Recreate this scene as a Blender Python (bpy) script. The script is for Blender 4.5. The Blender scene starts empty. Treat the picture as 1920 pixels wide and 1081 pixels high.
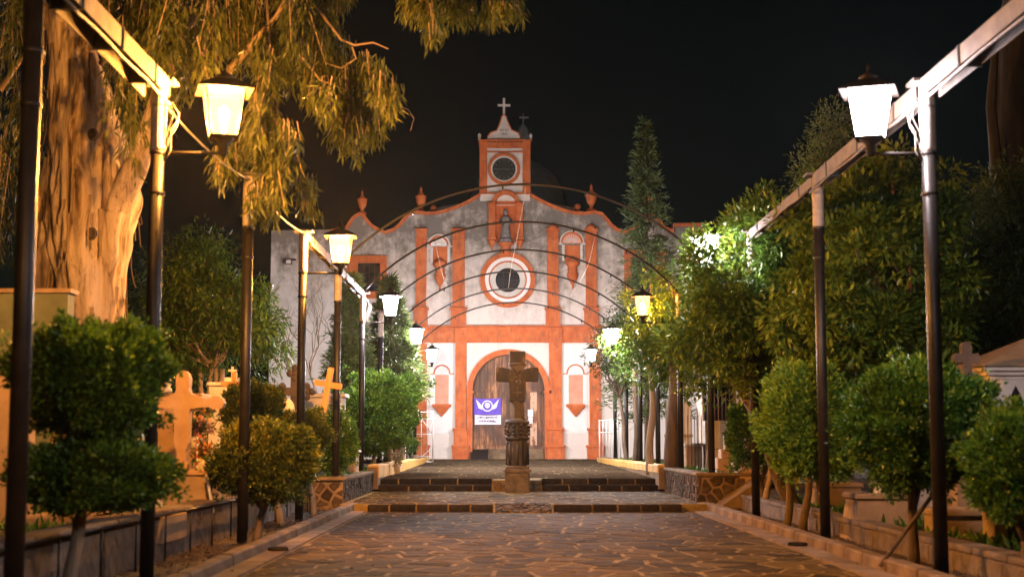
import bpy, math, random
import numpy as np
from mathutils import Vector, Matrix, Euler
R = math.radians
random.seed(7); rng = np.random.default_rng(7)
scene = bpy.context.scene

# ---------------------------------------------------------------- camera
FP = 2667.0                      # focal length in pixels of the 1920 px wide picture
PITCH = math.atan(284.5/FP); YAW = math.atan(13/FP); EYE = 1.4
cam_d = bpy.data.cameras.new('camera'); cam = bpy.data.objects.new('camera', cam_d)
scene.collection.objects.link(cam); scene.camera = cam
cam_d.sensor_width = 36; cam_d.lens = 36*FP/1920
cam.location = (0, 0, EYE); cam.rotation_euler = (math.pi/2+PITCH, 0, -YAW)
cam_d.clip_end = 600
cam_d.dof.use_dof = True; cam_d.dof.focus_distance = 50; cam_d.dof.aperture_fstop = 1.7

# ---------------------------------------------------------------- night sky, added fill light, exposure
w = bpy.data.worlds.new('World'); scene.world = w; w.use_nodes = True
nt = w.node_tree; bg = nt.nodes['Background']
sky = nt.nodes.new('ShaderNodeTexSky'); sky.sky_type = 'NISHITA'; sky.sun_disc = False
sky.sun_elevation = R(24); sky.sun_rotation = R(150)
mul = nt.nodes.new('ShaderNodeMixRGB'); mul.blend_type = 'MULTIPLY'; mul.inputs[0].default_value = 1
mul.inputs[2].default_value = (0.95, 1.0, 0.72, 1)
nt.links.new(sky.outputs[0], mul.inputs[1]); nt.links.new(mul.outputs[0], bg.inputs[0])
bg.inputs[1].default_value = 0.0010
sd = bpy.data.lights.new('night_fill', 'SUN'); sd.energy = 0.055; sd.angle = R(3); sd.color = (0.7, 0.85, 1)  # faint cool fill added from behind the camera to lift shrubs and dome
so = bpy.data.objects.new('night_fill', sd); scene.collection.objects.link(so)
so.rotation_euler = (R(52), 0, R(-25))
scene.view_settings.view_transform = 'Standard'; scene.view_settings.look = 'None'
scene.view_settings.exposure = 0; scene.view_settings.gamma = 1
scene.cycles.use_light_tree = True
scene.cycles.max_bounces = 6; scene.cycles.diffuse_bounces = 3; scene.cycles.transparent_max_bounces = 6
scene.cycles.sample_clamp_indirect = 4; scene.cycles.sample_clamp_direct = 0
scene.cycles.caustics_reflective = False; scene.cycles.caustics_refractive = False
WARM_POWER, NEAR_WHITE_POWER, WHITE_POWER, CHURCH_POWER = 19000.0, 300.0, 600.0, 2450.0
WARM = (1.0, 0.40, 0.07); WHITE = (1.0, 0.90, 0.95)

def P(px, py, Y):
    """pixel of the 1920x1081 picture -> point on the vertical plane at distance Y"""
    x, y, z = (px-960)/FP, (540.5-py)/FP, -1.0
    a = math.pi/2+PITCH
    y2 = y*math.cos(a)-z*math.sin(a); z2 = y*math.sin(a)+z*math.cos(a)
    c, s = math.cos(-YAW), math.sin(-YAW)
    X = c*x-s*y2; YY = s*x+c*y2; k = Y/YY
    return Vector((X*k, Y, EYE+z2*k))
def PX(px, py, Y): return P(px, py, Y).x
def PZ(px, py, Y): return P(px, py, Y).z

# ---------------------------------------------------------------- object helpers
def setp(o, label=None, cat=None, group=None, kind=None):
    if label: o['label'] = label
    if cat: o['category'] = cat
    if group: o['group'] = group
    if kind: o['kind'] = kind
    return o
def thing(name, label, cat, loc=(0, 0, 0), group=None, rz=0):
    o = bpy.data.objects.new(name, None); scene.collection.objects.link(o)
    o.location = loc; o.rotation_euler = (0, 0, rz); o.empty_display_size = 0.2
    return setp(o, label, cat, group)
def link(name, me, parent=None, loc=None):
    o = bpy.data.objects.new(name, me); scene.collection.objects.link(o)
    if parent: o.parent = parent
    if loc is not None: o.location = loc
    return o
def dup(root, loc, label, rz=None):
    r = root.copy(); scene.collection.objects.link(r); r.location = loc; r['label'] = label
    if rz is not None: r.rotation_euler = (0, 0, rz)
    for ch in root.children:
        c = ch.copy(); scene.collection.objects.link(c); c.parent = r
        for g in ch.children:
            d = g.copy(); scene.collection.objects.link(d); d.parent = c
    return r

class MB:
    def __init__(s): s.v = []; s.f = []; s.sm = []
    def add(s, vs, fs, smooth=False):
        n = len(s.v); s.v += [tuple(v) for v in vs]
        for f in fs: s.f.append(tuple(i+n for i in f)); s.sm.append(smooth)
        return s
    def box(s, x0, x1, y0, y1, z0, z1, M=None):
        vs = [Vector(p) for p in ((x0,y0,z0),(x1,y0,z0),(x1,y1,z0),(x0,y1,z0),(x0,y0,z1),(x1,y0,z1),(x1,y1,z1),(x0,y1,z1))]
        if M: vs = [M@v for v in vs]
        return s.add(vs, [(0,3,2,1),(4,5,6,7),(0,1,5,4),(1,2,6,5),(2,3,7,6),(3,0,4,7)])
    def bbox(s, x0, x1, y0, y1, z0, z1, b=0.01, M=None):
        """box with chamfered top and vertical edges"""
        def ring(i, z):
            a, c, d, e = x0+i, x1-i, y0+i, y1-i
            k = b
            return [(a+k,d,z),(c-k,d,z),(c,d+k,z),(c,e-k,z),(c-k,e,z),(a+k,e,z),(a,e-k,z),(a,d+k,z)]
        rs = [ring(0, z0), ring(0, z1-b), ring(b*.7, z1)]
        vs = [Vector(p) for r in rs for p in r]
        if M: vs = [M@v for v in vs]
        fs = [tuple(range(7, -1, -1)), tuple(range(16, 24))]
        for k in range(2):
            for i in range(8): j = (i+1) % 8; fs.append((k*8+i, k*8+j, k*8+8+j, k*8+8+i))
        return s.add(vs, fs)
    def frustum(s, cx, cy, z0, z1, a0, b0, a1, b1):
        vs = [(cx+sx*a, cy+sy*b, z) for z, a, b in ((z0,a0,b0),(z1,a1,b1)) for sx, sy in ((-1,-1),(1,-1),(1,1),(-1,1))]
        return s.add(vs, [(3,2,1,0),(4,5,6,7),(0,1,5,4),(1,2,6,5),(2,3,7,6),(3,0,4,7)])
    def tube(s, pts, rad, n=8, closed_caps=True):
        pts = [Vector(p) for p in pts]
        if not hasattr(rad, '__len__'): rad = [rad]*len(pts)
        base = []; up = None
        for i, p in enumerate(pts):
            t = (pts[min(i+1, len(pts)-1)]-pts[max(i-1, 0)]).normalized()
            if up is None:
                up = Vector((1, 0, 0)) if abs(t.x) < .9 else Vector((0, 1, 0))
            u = (up-t*up.dot(t)).normalized(); v = t.cross(u); up = u
            base += [p+(u*math.cos(2*math.pi*k/n)+v*math.sin(2*math.pi*k/n))*rad[i] for k in range(n)]
        fs = []
        for i in range(len(pts)-1):
            for k in range(n):
                j = (k+1) % n; fs.append((i*n+k, i*n+j, i*n+n+j, i*n+n+k))
        s.add(base, fs, True)
        if closed_caps:
            m = len(s.v)-len(base)
            s.f.append(tuple(m+k for k in range(n-1, -1, -1))); s.sm.append(False)
            s.f.append(tuple(m+(len(pts)-1)*n+k for k in range(n))); s.sm.append(False)
        return s
    def lathe(s, prof, n=16, c=(0, 0, 0), smooth=True, rot=0):
        vs = []; fs = []
        for r, z in prof:
            vs += [(c[0]+r*math.cos(2*math.pi*(k+rot)/n), c[1]+r*math.sin(2*math.pi*(k+rot)/n), c[2]+z) for k in range(n)]
        for i in range(len(prof)-1):
            for k in range(n):
                j = (k+1) % n; fs.append((i*n+k, i*n+j, i*n+n+j, i*n+n+k))
        fs.append(tuple(range(n-1, -1, -1))); fs.append(tuple((len(prof)-1)*n+k for k in range(n)))
        return s.add(vs, fs, smooth)
    def prism(s, poly, y0, y1, bev=0.0):
        """polygon in (x, z), from y0 (front) to y1"""
        n = len(poly)
        area = sum(poly[i][0]*poly[(i+1) % n][1]-poly[(i+1) % n][0]*poly[i][1] for i in range(n))
        if area < 0: poly = poly[::-1]
        vs = [(x, y0, z) for x, z in poly]+[(x, y1, z) for x, z in poly]
        fs = [tuple(range(n)), tuple(range(2*n-1, n-1, -1))]
        for i in range(n): j = (i+1) % n; fs.append((j, i, n+i, n+j))
        return s.add(vs, fs)
    def ring(s, cx, cz, r0, r1, y0, y1, a0=0, a1=360, n=48):
        """flat ring / arch band in the xz plane, inner r0, outer r1"""
        full = abs(a1-a0) >= 360
        m = n if full else n+1
        vs = []
        for k in range(m):
            a = R(a0+(a1-a0)*k/n); c, d = math.cos(a), math.sin(a)
            vs += [(cx+r0*c, y0, cz+r0*d), (cx+r1*c, y0, cz+r1*d), (cx+r1*c, y1, cz+r1*d), (cx+r0*c, y1, cz+r0*d)]
        fs = []
        for k in range(n):
            j = (k+1) % m
            for q in range(4):
                p = (q+1) % 4; fs.append((4*k+q, 4*j+q, 4*j+p, 4*k+p))
        if not full: fs += [(0, 1, 2, 3), (4*n+3, 4*n+2, 4*n+1, 4*n)]
        return s.add(vs, fs)
    def strip(s, line, t, y0, y1):
        """band of thickness t under a polyline in (x, z), with depth"""
        up = [Vector((x, z)) for x, z in line]; lo = []
        for i, p in enumerate(up):
            d = (up[min(i+1, len(up)-1)]-up[max(i-1, 0)]).normalized()
            lo.append(p+Vector((d.y, -d.x))*t)
        vs = []
        for a, b in zip(up, lo): vs += [(b.x, y0, b.y), (a.x, y0, a.y), (a.x, y1, a.y), (b.x, y1, b.y)]
        fs = []
        for k in range(len(up)-1):
            for q in range(4):
                p = (q+1) % 4; fs.append((4*k+q, 4*k+4+q, 4*k+4+p, 4*k+p))
        n = len(up)-1; fs += [(0, 1, 2, 3), (4*n+3, 4*n+2, 4*n+1, 4*n)]
        return s.add(vs, fs)
    def mesh(s, name, mat=None, fix=True):
        me = bpy.data.meshes.new(name); me.from_pydata(s.v, [], s.f)
        me.polygons.foreach_set('use_smooth', s.sm)
        if fix:
            import bmesh
            bm = bmesh.new(); bm.from_mesh(me); bmesh.ops.recalc_face_normals(bm, faces=bm.faces); bm.to_mesh(me); bm.free()
        if mat: me.materials.append(mat)
        me.update(); return me
    def build(s, name, mat=None, parent=None, loc=None, label=None, cat=None, group=None, kind=None):
        o = link(name, s.mesh(name, mat), parent, loc)
        return setp(o, label, cat, group, kind)

# ---------------------------------------------------------------- materials
def newmat(name):
    m = bpy.data.materials.new(name); m.use_nodes = True
    return m, m.node_tree, m.node_tree.nodes['Principled BSDF']
def N(nt, t, **kw):
    n = nt.nodes.new(t)
    for k, v in kw.items():
        if k.startswith('i_'): n.inputs[k[2:].replace('_', ' ')].default_value = v
        else: setattr(n, k, v)
    return n
def coords(nt, scale=(1, 1, 1), kind='Object'):
    tc = N(nt, 'ShaderNodeTexCoord'); mp = N(nt, 'ShaderNodeMapping'); mp.inputs['Scale'].default_value = scale
    nt.links.new(tc.outputs[kind], mp.inputs[0]); return mp.outputs[0]
def noise(nt, vec, scale, detail=6, rough=.6, dist=0):
    n = N(nt, 'ShaderNodeTexNoise'); n.inputs['Scale'].default_value = scale; n.inputs['Detail'].default_value = detail
    n.inputs['Roughness'].default_value = rough; n.inputs['Distortion'].default_value = dist
    nt.links.new(vec, n.inputs['Vector']); return n.outputs['Fac']
def ramp(nt, fac, stops):
    r = N(nt, 'ShaderNodeValToRGB'); cr = r.color_ramp
    while len(cr.elements) < len(stops): cr.elements.new(.5)
    for e, (p, c) in zip(cr.elements, stops):
        e.position = p; e.color = (c[0], c[1], c[2], 1) if hasattr(c, '__len__') else (c, c, c, 1)
    nt.links.new(fac, r.inputs[0]); return r.outputs[0]
def mixc(nt, fac, a, b, mode='MIX'):
    m = N(nt, 'ShaderNodeMixRGB', blend_type=mode)
    for i, v in enumerate((fac, a, b)):
        if hasattr(v, 'is_linked') or hasattr(v, 'links'): nt.links.new(v, m.inputs[i])
        elif i == 0: m.inputs[0].default_value = v
        else: m.inputs[i].default_value = (*v, 1)
    return m.outputs[0]
def bump(nt, b, h, strength=.4, dist=.02):
    n = N(nt, 'ShaderNodeBump'); n.inputs['Strength'].default_value = strength; n.inputs['Distance'].default_value = dist
    nt.links.new(h, n.inputs['Height']); nt.links.new(n.outputs[0], b.inputs['Normal'])
def pmat(name, c1, c2, scale=4, rough=.7, rough2=None, bs=.4, bscale=None, stretch=(1, 1, 1), metal=0, spec=.5, lo=.35, hi=.65, c3=None, objvar=0, bdist=.01):
    m, nt, b = newmat(name); v = coords(nt, stretch)
    f = noise(nt, v, scale, 8, .65)
    st = [(lo, c1), (hi, c2)]
    if c3: st.append((min(hi+.15, .98), c3))
    col = ramp(nt, f, st)
    if objvar:
        oi = N(nt, 'ShaderNodeObjectInfo'); 
        k = ramp(nt, oi.outputs['Random'], [(0, 1-objvar), (1, 1+objvar)])
        col = mixc(nt, 1.0, col, k, 'MULTIPLY')
    nt.links.new(col, b.inputs['Base Color'])
    g = noise(nt, v, bscale or scale*6, 6, .7)
    if rough2 is None: rough2 = rough
    rr = ramp(nt, g, [(.3, rough), (.7, rough2)]); nt.links.new(rr, b.inputs['Roughness'])
    b.inputs['Metallic'].default_value = metal; b.inputs['Specular IOR Level'].default_value = spec
    if bs: bump(nt, b, g, bs, bdist)
    return m
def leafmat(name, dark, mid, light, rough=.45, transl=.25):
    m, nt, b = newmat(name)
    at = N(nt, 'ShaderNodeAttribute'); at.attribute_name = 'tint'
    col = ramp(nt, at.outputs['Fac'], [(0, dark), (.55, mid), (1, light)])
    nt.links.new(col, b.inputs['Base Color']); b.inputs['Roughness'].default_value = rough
    b.inputs['Specular IOR Level'].default_value = .45
    tr = N(nt, 'ShaderNodeBsdfTranslucent'); nt.links.new(col, tr.inputs[0])
    mx = N(nt, 'ShaderNodeMixShader'); mx.inputs[0].default_value = transl
    nt.links.new(b.outputs[0], mx.inputs[1]); nt.links.new(tr.outputs[0], mx.inputs[2])
    nt.links.new(mx.outputs[0], nt.nodes['Material Output'].inputs[0])
    return m
def emit(name, col, s, plain=False):
    m, nt, b = newmat(name); nt.nodes.remove(b)
    e = N(nt, 'ShaderNodeEmission'); e.inputs[0].default_value = (*col, 1); e.inputs[1].default_value = s
    nt.links.new(e.outputs[0], nt.nodes['Material Output'].inputs[0]); return m

def glowglass(name, col, s):
    m, nt, b = newmat(name); nt.nodes.remove(b)
    e = N(nt, 'ShaderNodeEmission'); e.inputs[0].default_value = (*col, 1); e.inputs[1].default_value = s
    t = N(nt, 'ShaderNodeBsdfTransparent'); a = N(nt, 'ShaderNodeAddShader'); t.inputs[0].default_value = (.92, .9, .85, 1)
    nt.links.new(e.outputs[0], a.inputs[0]); nt.links.new(t.outputs[0], a.inputs[1]); nt.links.new(a.outputs[0], nt.nodes['Material Output'].inputs[0]); return m
def plaster():
    m, nt, b = newmat('weathered_plaster'); v = coords(nt)
    big = noise(nt, v, .7, 9, .72, .5); fine = noise(nt, v, 3.2, 8, .75); sep = N(nt, 'ShaderNodeSeparateXYZ'); nt.links.new(v, sep.inputs[0])
    vs = coords(nt, (1.3, 1, .22)); streak = noise(nt, vs, 1.6, 7, .7)
    # old unpainted render high on the wall, limewashed again lower down
    h = N(nt, 'ShaderNodeMapRange'); h.inputs[1].default_value = 5; h.inputs[2].default_value = 11; h.inputs[3].default_value = -.16; h.inputs[4].default_value = .1
    nt.links.new(sep.outputs[2], h.inputs[0])
    def add(a, c, op='ADD'):
        q = N(nt, 'ShaderNodeMath', operation=op)
        for i, x in enumerate((a, c)):
            if isinstance(x, (int, float)): q.inputs[i].default_value = x
            else: nt.links.new(x, q.inputs[i])
        return q.outputs[0]
    f = add(add(add(big, .45, 'MULTIPLY'), add(fine, .3, 'MULTIPLY')), add(add(streak, .25, 'MULTIPLY'), h.outputs[0]))
    col = ramp(nt, f, [(.39, (.70, .63, .57)), (.485, (.56, .49, .435)), (.545, (.38, .33, .285)), (.61, (.19, .165, .14))])
    nt.links.new(col, b.inputs['Base Color']); b.inputs['Roughness'].default_value = .9
    bump(nt, b, fine, .5, .03); return m
def redpaint():
    m, nt, b = newmat('terracotta_paint'); v = coords(nt)
    f = noise(nt, v, 2.1, 9, .75, .3); g = noise(nt, coords(nt, (2, 2, .4)), 3, 8, .7)
    c = ramp(nt, f, [(.32, (.40, .080, .020)), (.5, (.54, .130, .032)), (.62, (.60, .175, .055)), (.75, (.36, .08, .026))])
    c = mixc(nt, ramp(nt, g, [(.50, 0), (.68, .7)]), c, (.20, .075, .045))
    nt.links.new(c, b.inputs['Base Color']); b.inputs['Roughness'].default_value = .85
    bump(nt, b, g, .3, .02); return m
def bark():
    m, nt, b = newmat('eucalyptus_bark'); v = coords(nt, (1, 1, .12), 'Object')
    f = noise(nt, v, 3.2, 9, .62, .9); g = noise(nt, v, 14, 7, .7, .4); l = noise(nt, coords(nt, (1, 1, .4)), 1.1, 5, .6, .5)
    c = ramp(nt, f, [(.33, (.06, .034, .02)), (.39, (.27, .18, .11)), (.44, (.48, .37, .27)), (.6, (.66, .54, .43))])
    c = mixc(nt, ramp(nt, g, [(.55, 0), (.66, .7)]), c, (.16, .09, .05))
    c = mixc(nt, ramp(nt, l, [(.55, 0), (.63, .8)]), c, (.085, .048, .025))
    nt.links.new(c, b.inputs['Base Color']); b.inputs['Roughness'].default_value = .8
    q = N(nt, 'ShaderNodeMath', operation='ADD'); nt.links.new(f, q.inputs[0]); nt.links.new(noise(nt, coords(nt, (1, 1, .3)), 26, 8, .75, .3), q.inputs[1])
    bump(nt, b, q.outputs[0], .8, .06); return m
def doorwood():
    m, nt, b = newmat('old_door_wood'); v = coords(nt, (6, 1, .5))
    oi = N(nt, 'ShaderNodeObjectInfo'); of = N(nt, 'ShaderNodeVectorMath', operation='ADD')
    nt.links.new(v, of.inputs[0]); nt.links.new(oi.outputs['Random'], of.inputs[1])
    f = noise(nt, of.outputs[0], 1.1, 9, .7, .3); g = noise(nt, coords(nt, (1.1, 1, .55)), 1.1, 6, .6)
    c = ramp(nt, f, [(.36, (.06, .026, .015)), (.47, (.20, .08, .035)), (.57, (.42, .19, .08)), (.68, (.62, .36, .19))])
    c = mixc(nt, ramp(nt, g, [(.44, .8), (.58, 0)]), c, (.07, .04, .028))
    nt.links.new(c, b.inputs['Base Color']); b.inputs['Roughness'].default_value = .7
    bump(nt, b, f, .5, .02); return m

M = {}
M['plaster'] = plaster(); M['red'] = redpaint(); M['bark'] = bark(); M['door'] = doorwood()
M['cream'] = pmat('cream_paint', (.55, .50, .44), (.68, .64, .58), 2.5, .8)
M['lime'] = pmat('limewash_ring', (.74, .70, .68), (.82, .79, .76), 3, .85, bs=.2)
M['pink'] = pmat('faded_pink_paint', (.62, .27, .17), (.70, .36, .25), 2.0, .85, bs=.2)
M['void'] = pmat('dark_window_glass', (.010, .011, .012), (.022, .023, .025), 3, .25, bs=.1)
M['clockface'] = pmat('clock_dial', (.018, .022, .02), (.032, .036, .032), 5, .4, bs=.1)
M['clockmark'] = pmat('clock_marks', (.09, .09, .08), (.12, .12, .10), 5, .5, bs=0)
M['stone'] = pmat('paving_stone', (.044, .026, .006), (.105, .065, .017), 4.5, .7, .9, bs=.9, bscale=13, c3=(.18, .115, .04), objvar=.55, spec=.02)
M['stonefar'] = pmat('paving_stone_mass', (.032, .018, .006), (.078, .046, .015), 2.2, .75, .92, bs=.9, bscale=13, c3=(.14, .10, .06), spec=.06)
M['mortar'] = pmat('pale_mortar', (.15, .097, .028), (.31, .205, .07), 3, .7, .9, spec=.03, bs=.6, bscale=30)
M['terr'] = pmat('terrace_flag', (.036, .025, .016), (.085, .06, .038), 2.4, .8, .92, spec=.0, bs=.5, bscale=12)
M['basalt'] = pmat('basalt_block', (.020, .016, .012), (.050, .038, .028), 5, .85, .95, bs=.7, bscale=14, objvar=.35, spec=.0)
M['wallstone'] = pmat('rubble_stone', (.035, .023, .014), (.10, .068, .042), 5, .8, .95, spec=.1, bs=.8, bscale=16, objvar=.5)
M['concrete'] = pmat('worn_concrete', (.13, .088, .052), (.25, .175, .11), 2.2, .8, .92, spec=.1, bs=.5, bscale=18)
M['ochre'] = pmat('ochre_kerb_paint', (.48, .26, .05), (.62, .36, .08), 3, .7, bs=.4, c3=(.38, .26, .14))
M['soil'] = pmat('bed_soil', (.030, .018, .010), (.075, .046, .024), 3, .9, bs=1, bscale=22, bdist=.04)
M['lowwall'] = pmat('mottled_low_wall', (.07, .046, .030), (.17, .12, .08), 2.8, .85, bs=.7, bscale=12)
M['metal'] = pmat('dark_painted_steel', (.008, .007, .006), (.020, .016, .013), 6, .36, .55, bs=.25, bscale=20, spec=.35)
M['paleMetal'] = pmat('pale_galvanised_channel', (.075, .063, .054), (.15, .128, .11), 4, .55, .75, bs=.2, bscale=12, c3=(.15, .10, .065), spec=.3)
M['sleeve'] = pmat('pale_post_sleeve', (.20, .17, .145), (.36, .31, .27), 5, .6, .8, bs=.5, bscale=14, c3=(.12, .08, .05), spec=.3)
M['whiteMetal'] = pmat('white_painted_bars', (.62, .60, .56), (.75, .73, .70), 6, .5, bs=.1)
M['lampmetal'] = pmat('lantern_iron', (.008, .006, .005), (.016, .012, .009), 8, .6, bs=.2, spec=.15)
M['carved'] = pmat('carved_volcanic_stone', (.020, .015, .010), (.055, .04, .025), 3, .5, .8, bs=.9, bscale=12, c3=(.30, .22, .13), lo=.42, hi=.58, stretch=(1.3, 1.3, .6))
M['carvedpale'] = pmat('pale_carved_stone', (.06, .044, .028), (.17, .125, .08), 4, .6, .85, bs=.9, bscale=14)
M['tomb'] = pmat('tomb_plaster', (.46, .40, .34), (.64, .58, .50), 2.2, .85, bs=.4, c3=(.34, .28, .22))
M['tombbrown'] = pmat('brown_tomb_render', (.22, .15, .09), (.34, .24, .15), 2.2, .85, bs=.5, c3=(.15, .10, .06))
M['ochretomb'] = pmat('apricot_tomb_paint', (.36, .22, .12), (.48, .32, .19), 2.6, .8, bs=.5, c3=(.26, .16, .09))
M['wood'] = pmat('painted_cross_wood', (.40, .17, .05), (.55, .26, .09), 4, .7, bs=.4, stretch=(3, 3, .5))
M['darkstone'] = pmat('dark_cross_stone', (.05, .038, .03), (.12, .09, .07), 4, .8, bs=.8)
M['dome'] = pmat('dark_dome_tiles', (.34, .37, .34), (.52, .54, .50), 1.6, .8, bs=.5)
M['statue'] = pmat('grey_statue_stone', (.13, .12, .11), (.26, .24, .22), 7, .8, bs=.6)
M['purple'] = pmat('purple_banner_cloth', (.10, .055, .46), (.16, .09, .60), 5, .7, bs=.1)
M['bannerwhite'] = pmat('banner_print_white', (.78, .76, .84), (.84, .82, .88), 5, .7, bs=.0)
M['paper'] = pmat('paper_notice', (.82, .82, .84), (.88, .88, .9), 5, .7, bs=0)
M['ink'] = pmat('printed_ink', (.05, .04, .14), (.07, .06, .2), 5, .7, bs=0)
M['brownbark'] = pmat('brown_bark', (.06, .04, .026), (.17, .115, .07), 3, .85, bs=.9, bscale=12, stretch=(2, 2, .4), bdist=.03)
M['palebark'] = pmat('pale_bark', (.20, .145, .09), (.34, .25, .16), 3, .85, bs=.7, bscale=12, stretch=(2, 2, .4), bdist=.03)
M['nightbark'] = pmat('night_darkened_bark', (.008, .007, .005), (.026, .022, .016), 3, .9, bs=.6, stretch=(2, 2, .4))  # darkness of night put into the bark colour of the far right trunk
M['petal'] = leafmat('flower_petals', (.5, .16, .06), (.72, .38, .18), (.8, .72, .6), .6, .2)
M['topiary'] = leafmat('topiary_leaves', (.028, .08, .008), (.078, .18, .018), (.20, .33, .04), .38, .3)
M['topiary_y'] = leafmat('yellowing_topiary_leaves', (.035, .060, .008), (.10, .14, .016), (.30, .27, .025), .4, .3)
M['broad'] = leafmat('broad_tree_leaves', (.026, .062, .010), (.082, .155, .020), (.25, .32, .04), .36, .35)
M['darkleaf'] = leafmat('dark_leaves', (.010, .018, .004), (.03, .045, .008), (.09, .09, .015), .45, .15)
M['euc'] = leafmat('eucalyptus_leaves', (.036, .048, .010), (.085, .100, .018), (.19, .18, .03), .45, .35)
M['fir'] = leafmat('conifer_needles', (.035, .06, .02), (.09, .13, .035), (.17, .20, .05), .55, .3)
M['rustpole'] = pmat('rusty_pipe', (.10, .05, .025), (.2, .11, .06), 8, .6, bs=.3)
M['white_glass'] = emit('white_lantern_glass', WHITE, WHITE_POWER)
M['near_white_glass'] = emit('pinkish_white_lantern_glass', (1, .84, .88), NEAR_WHITE_POWER)
M['far_glass'] = emit('far_white_lantern_glass', (1.0, .92, .94), 850)
M['warm_bulb'] = emit('warm_bulb', WARM, WARM_POWER)
M['dim_warm_bulb'] = emit('dim_warm_bulb', WARM, 3600)
M['warm_glass'] = glowglass('warm_lantern_glass', (1, .52, .12), 3.2)
M['dim_warm_glass'] = glowglass('dim_amber_lantern_glass', (1, .52, .12), 2.6)
M['dim_white_glass'] = emit('dim_white_lantern_glass', WHITE, 320)
M['church_glass'] = emit('bright_white_lantern_glass', (1.0, .90, .90), CHURCH_POWER)
M['green_light'] = emit('green_signal_glass', (.05, 1, .45), 6)

# ---------------------------------------------------------------- leaves
def leaf_mesh(name, pos, ax, nor, L, W, tint, mat, fold=.25):
    n = len(pos)
    ax = ax/np.linalg.norm(ax, axis=1, keepdims=True)
    side = np.cross(ax, nor); side /= np.maximum(np.linalg.norm(side, axis=1, keepdims=True), 1e-6)
    nn = np.cross(side, ax)
    L = np.broadcast_to(L, n)[:, None]; W = np.broadcast_to(W, n)[:, None]
    v = np.empty((n, 4, 3))
    v[:, 0] = pos; v[:, 2] = pos+ax*L
    mid = pos+ax*L*.45-nn*W*fold
    v[:, 1] = mid+side*W*.5; v[:, 3] = mid-side*W*.5
    me = bpy.data.meshes.new(name); me.vertices.add(4*n); me.vertices.foreach_set('co', v.reshape(-1).astype(np.float32))
    b = np.arange(n)[:, None]*4
    idx = (b+np.array([0, 1, 2, 0, 2, 3])).reshape(-1)
    me.loops.add(6*n); me.loops.foreach_set('vertex_index', idx.astype(np.int32))
    me.polygons.add(2*n); me.polygons.foreach_set('loop_start', (np.arange(2*n)*3).astype(np.int32))
    me.polygons.foreach_set('loop_total', np.full(2*n, 3, np.int32))
    a = me.attributes.new('tint', 'FLOAT', 'POINT'); a.data.foreach_set('value', np.repeat(np.clip(tint, 0, 1), 4).astype(np.float32))
    me.materials.append(mat); me.update(calc_edges=True); return me
def rdir(n):
    d = rng.normal(size=(n, 3)); return d/np.linalg.norm(d, axis=1, keepdims=True)
def lump(d, k, amp, seed):
    q = np.random.default_rng(seed).normal(size=(6, 3))*k; ph = np.random.default_rng(seed+1).uniform(0, 6.28, 6)
    return 1+amp*np.sin(d@q.T+ph).mean(axis=1)*2
def shrub_leaves(name, c, r, n, leaf, mat, parent, seed, power=2.6, amp=.16, tint0=.4, ymix=0, local=None):
    """clipped crown: rounded-box shell of small leaves with hollows and stray shoots"""
    d = rdir(n); 
    s = (np.abs(d)**power).sum(axis=1)**(-1/power)
    f = lump(d, 3.0, amp, seed)*lump(d, 9.0, amp*1.1, seed+5)
    depth = 1-np.abs(rng.normal(0, .11, n)); stray = rng.random(n) < .045
    depth = np.where(stray, 1+rng.random(n)*.17, depth)
    inner = rng.random(n) < .15; depth = np.where(inner, rng.uniform(.3, .85, n), depth)
    # leaves sit in small tufts at the shoot tips
    tuft = rng.random(n) < .72; k = max(8, n//26); src = rng.integers(0, k, n)
    d0 = d; d = np.where(tuft[:, None], d[src], d); s = np.where(tuft, s[src], s); f = np.where(tuft, f[src], f); depth = np.where(tuft, depth[src], depth)
    p = d*(s*f*depth)[:, None]*np.array(r)+np.array(c)+np.where(tuft[:, None], d0*leaf*rng.uniform(.3, 1.25, (n, 1)), 0)
    d = np.where(tuft[:, None], d*.6+d0*.8, d)
    ax = d+rdir(n)*.6+np.array([0, 0, .25]); nor = rdir(n)+np.array([0, 0, .6])
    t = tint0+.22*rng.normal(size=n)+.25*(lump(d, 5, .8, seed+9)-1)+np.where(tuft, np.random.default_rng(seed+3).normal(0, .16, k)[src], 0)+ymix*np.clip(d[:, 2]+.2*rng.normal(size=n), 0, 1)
    me = leaf_mesh(name, p, ax, nor, leaf*rng.uniform(.7, 1.3, n), leaf*.55*rng.uniform(.7, 1.2, n), t, mat)
    return link(name, me, parent)
def wb(mb, name, mat, parent, **kw):
    """build from world-space geometry under a placed parent"""
    o = mb.build(name, mat, parent, **kw)
    p = parent; T = Matrix.Identity(4)
    while p: T = Matrix.Translation(-p.location) @ T if not p.parent else T; p = p.parent
    o.matrix_parent_inverse = T if parent.parent is None else Matrix.Identity(4)
    return o

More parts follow.
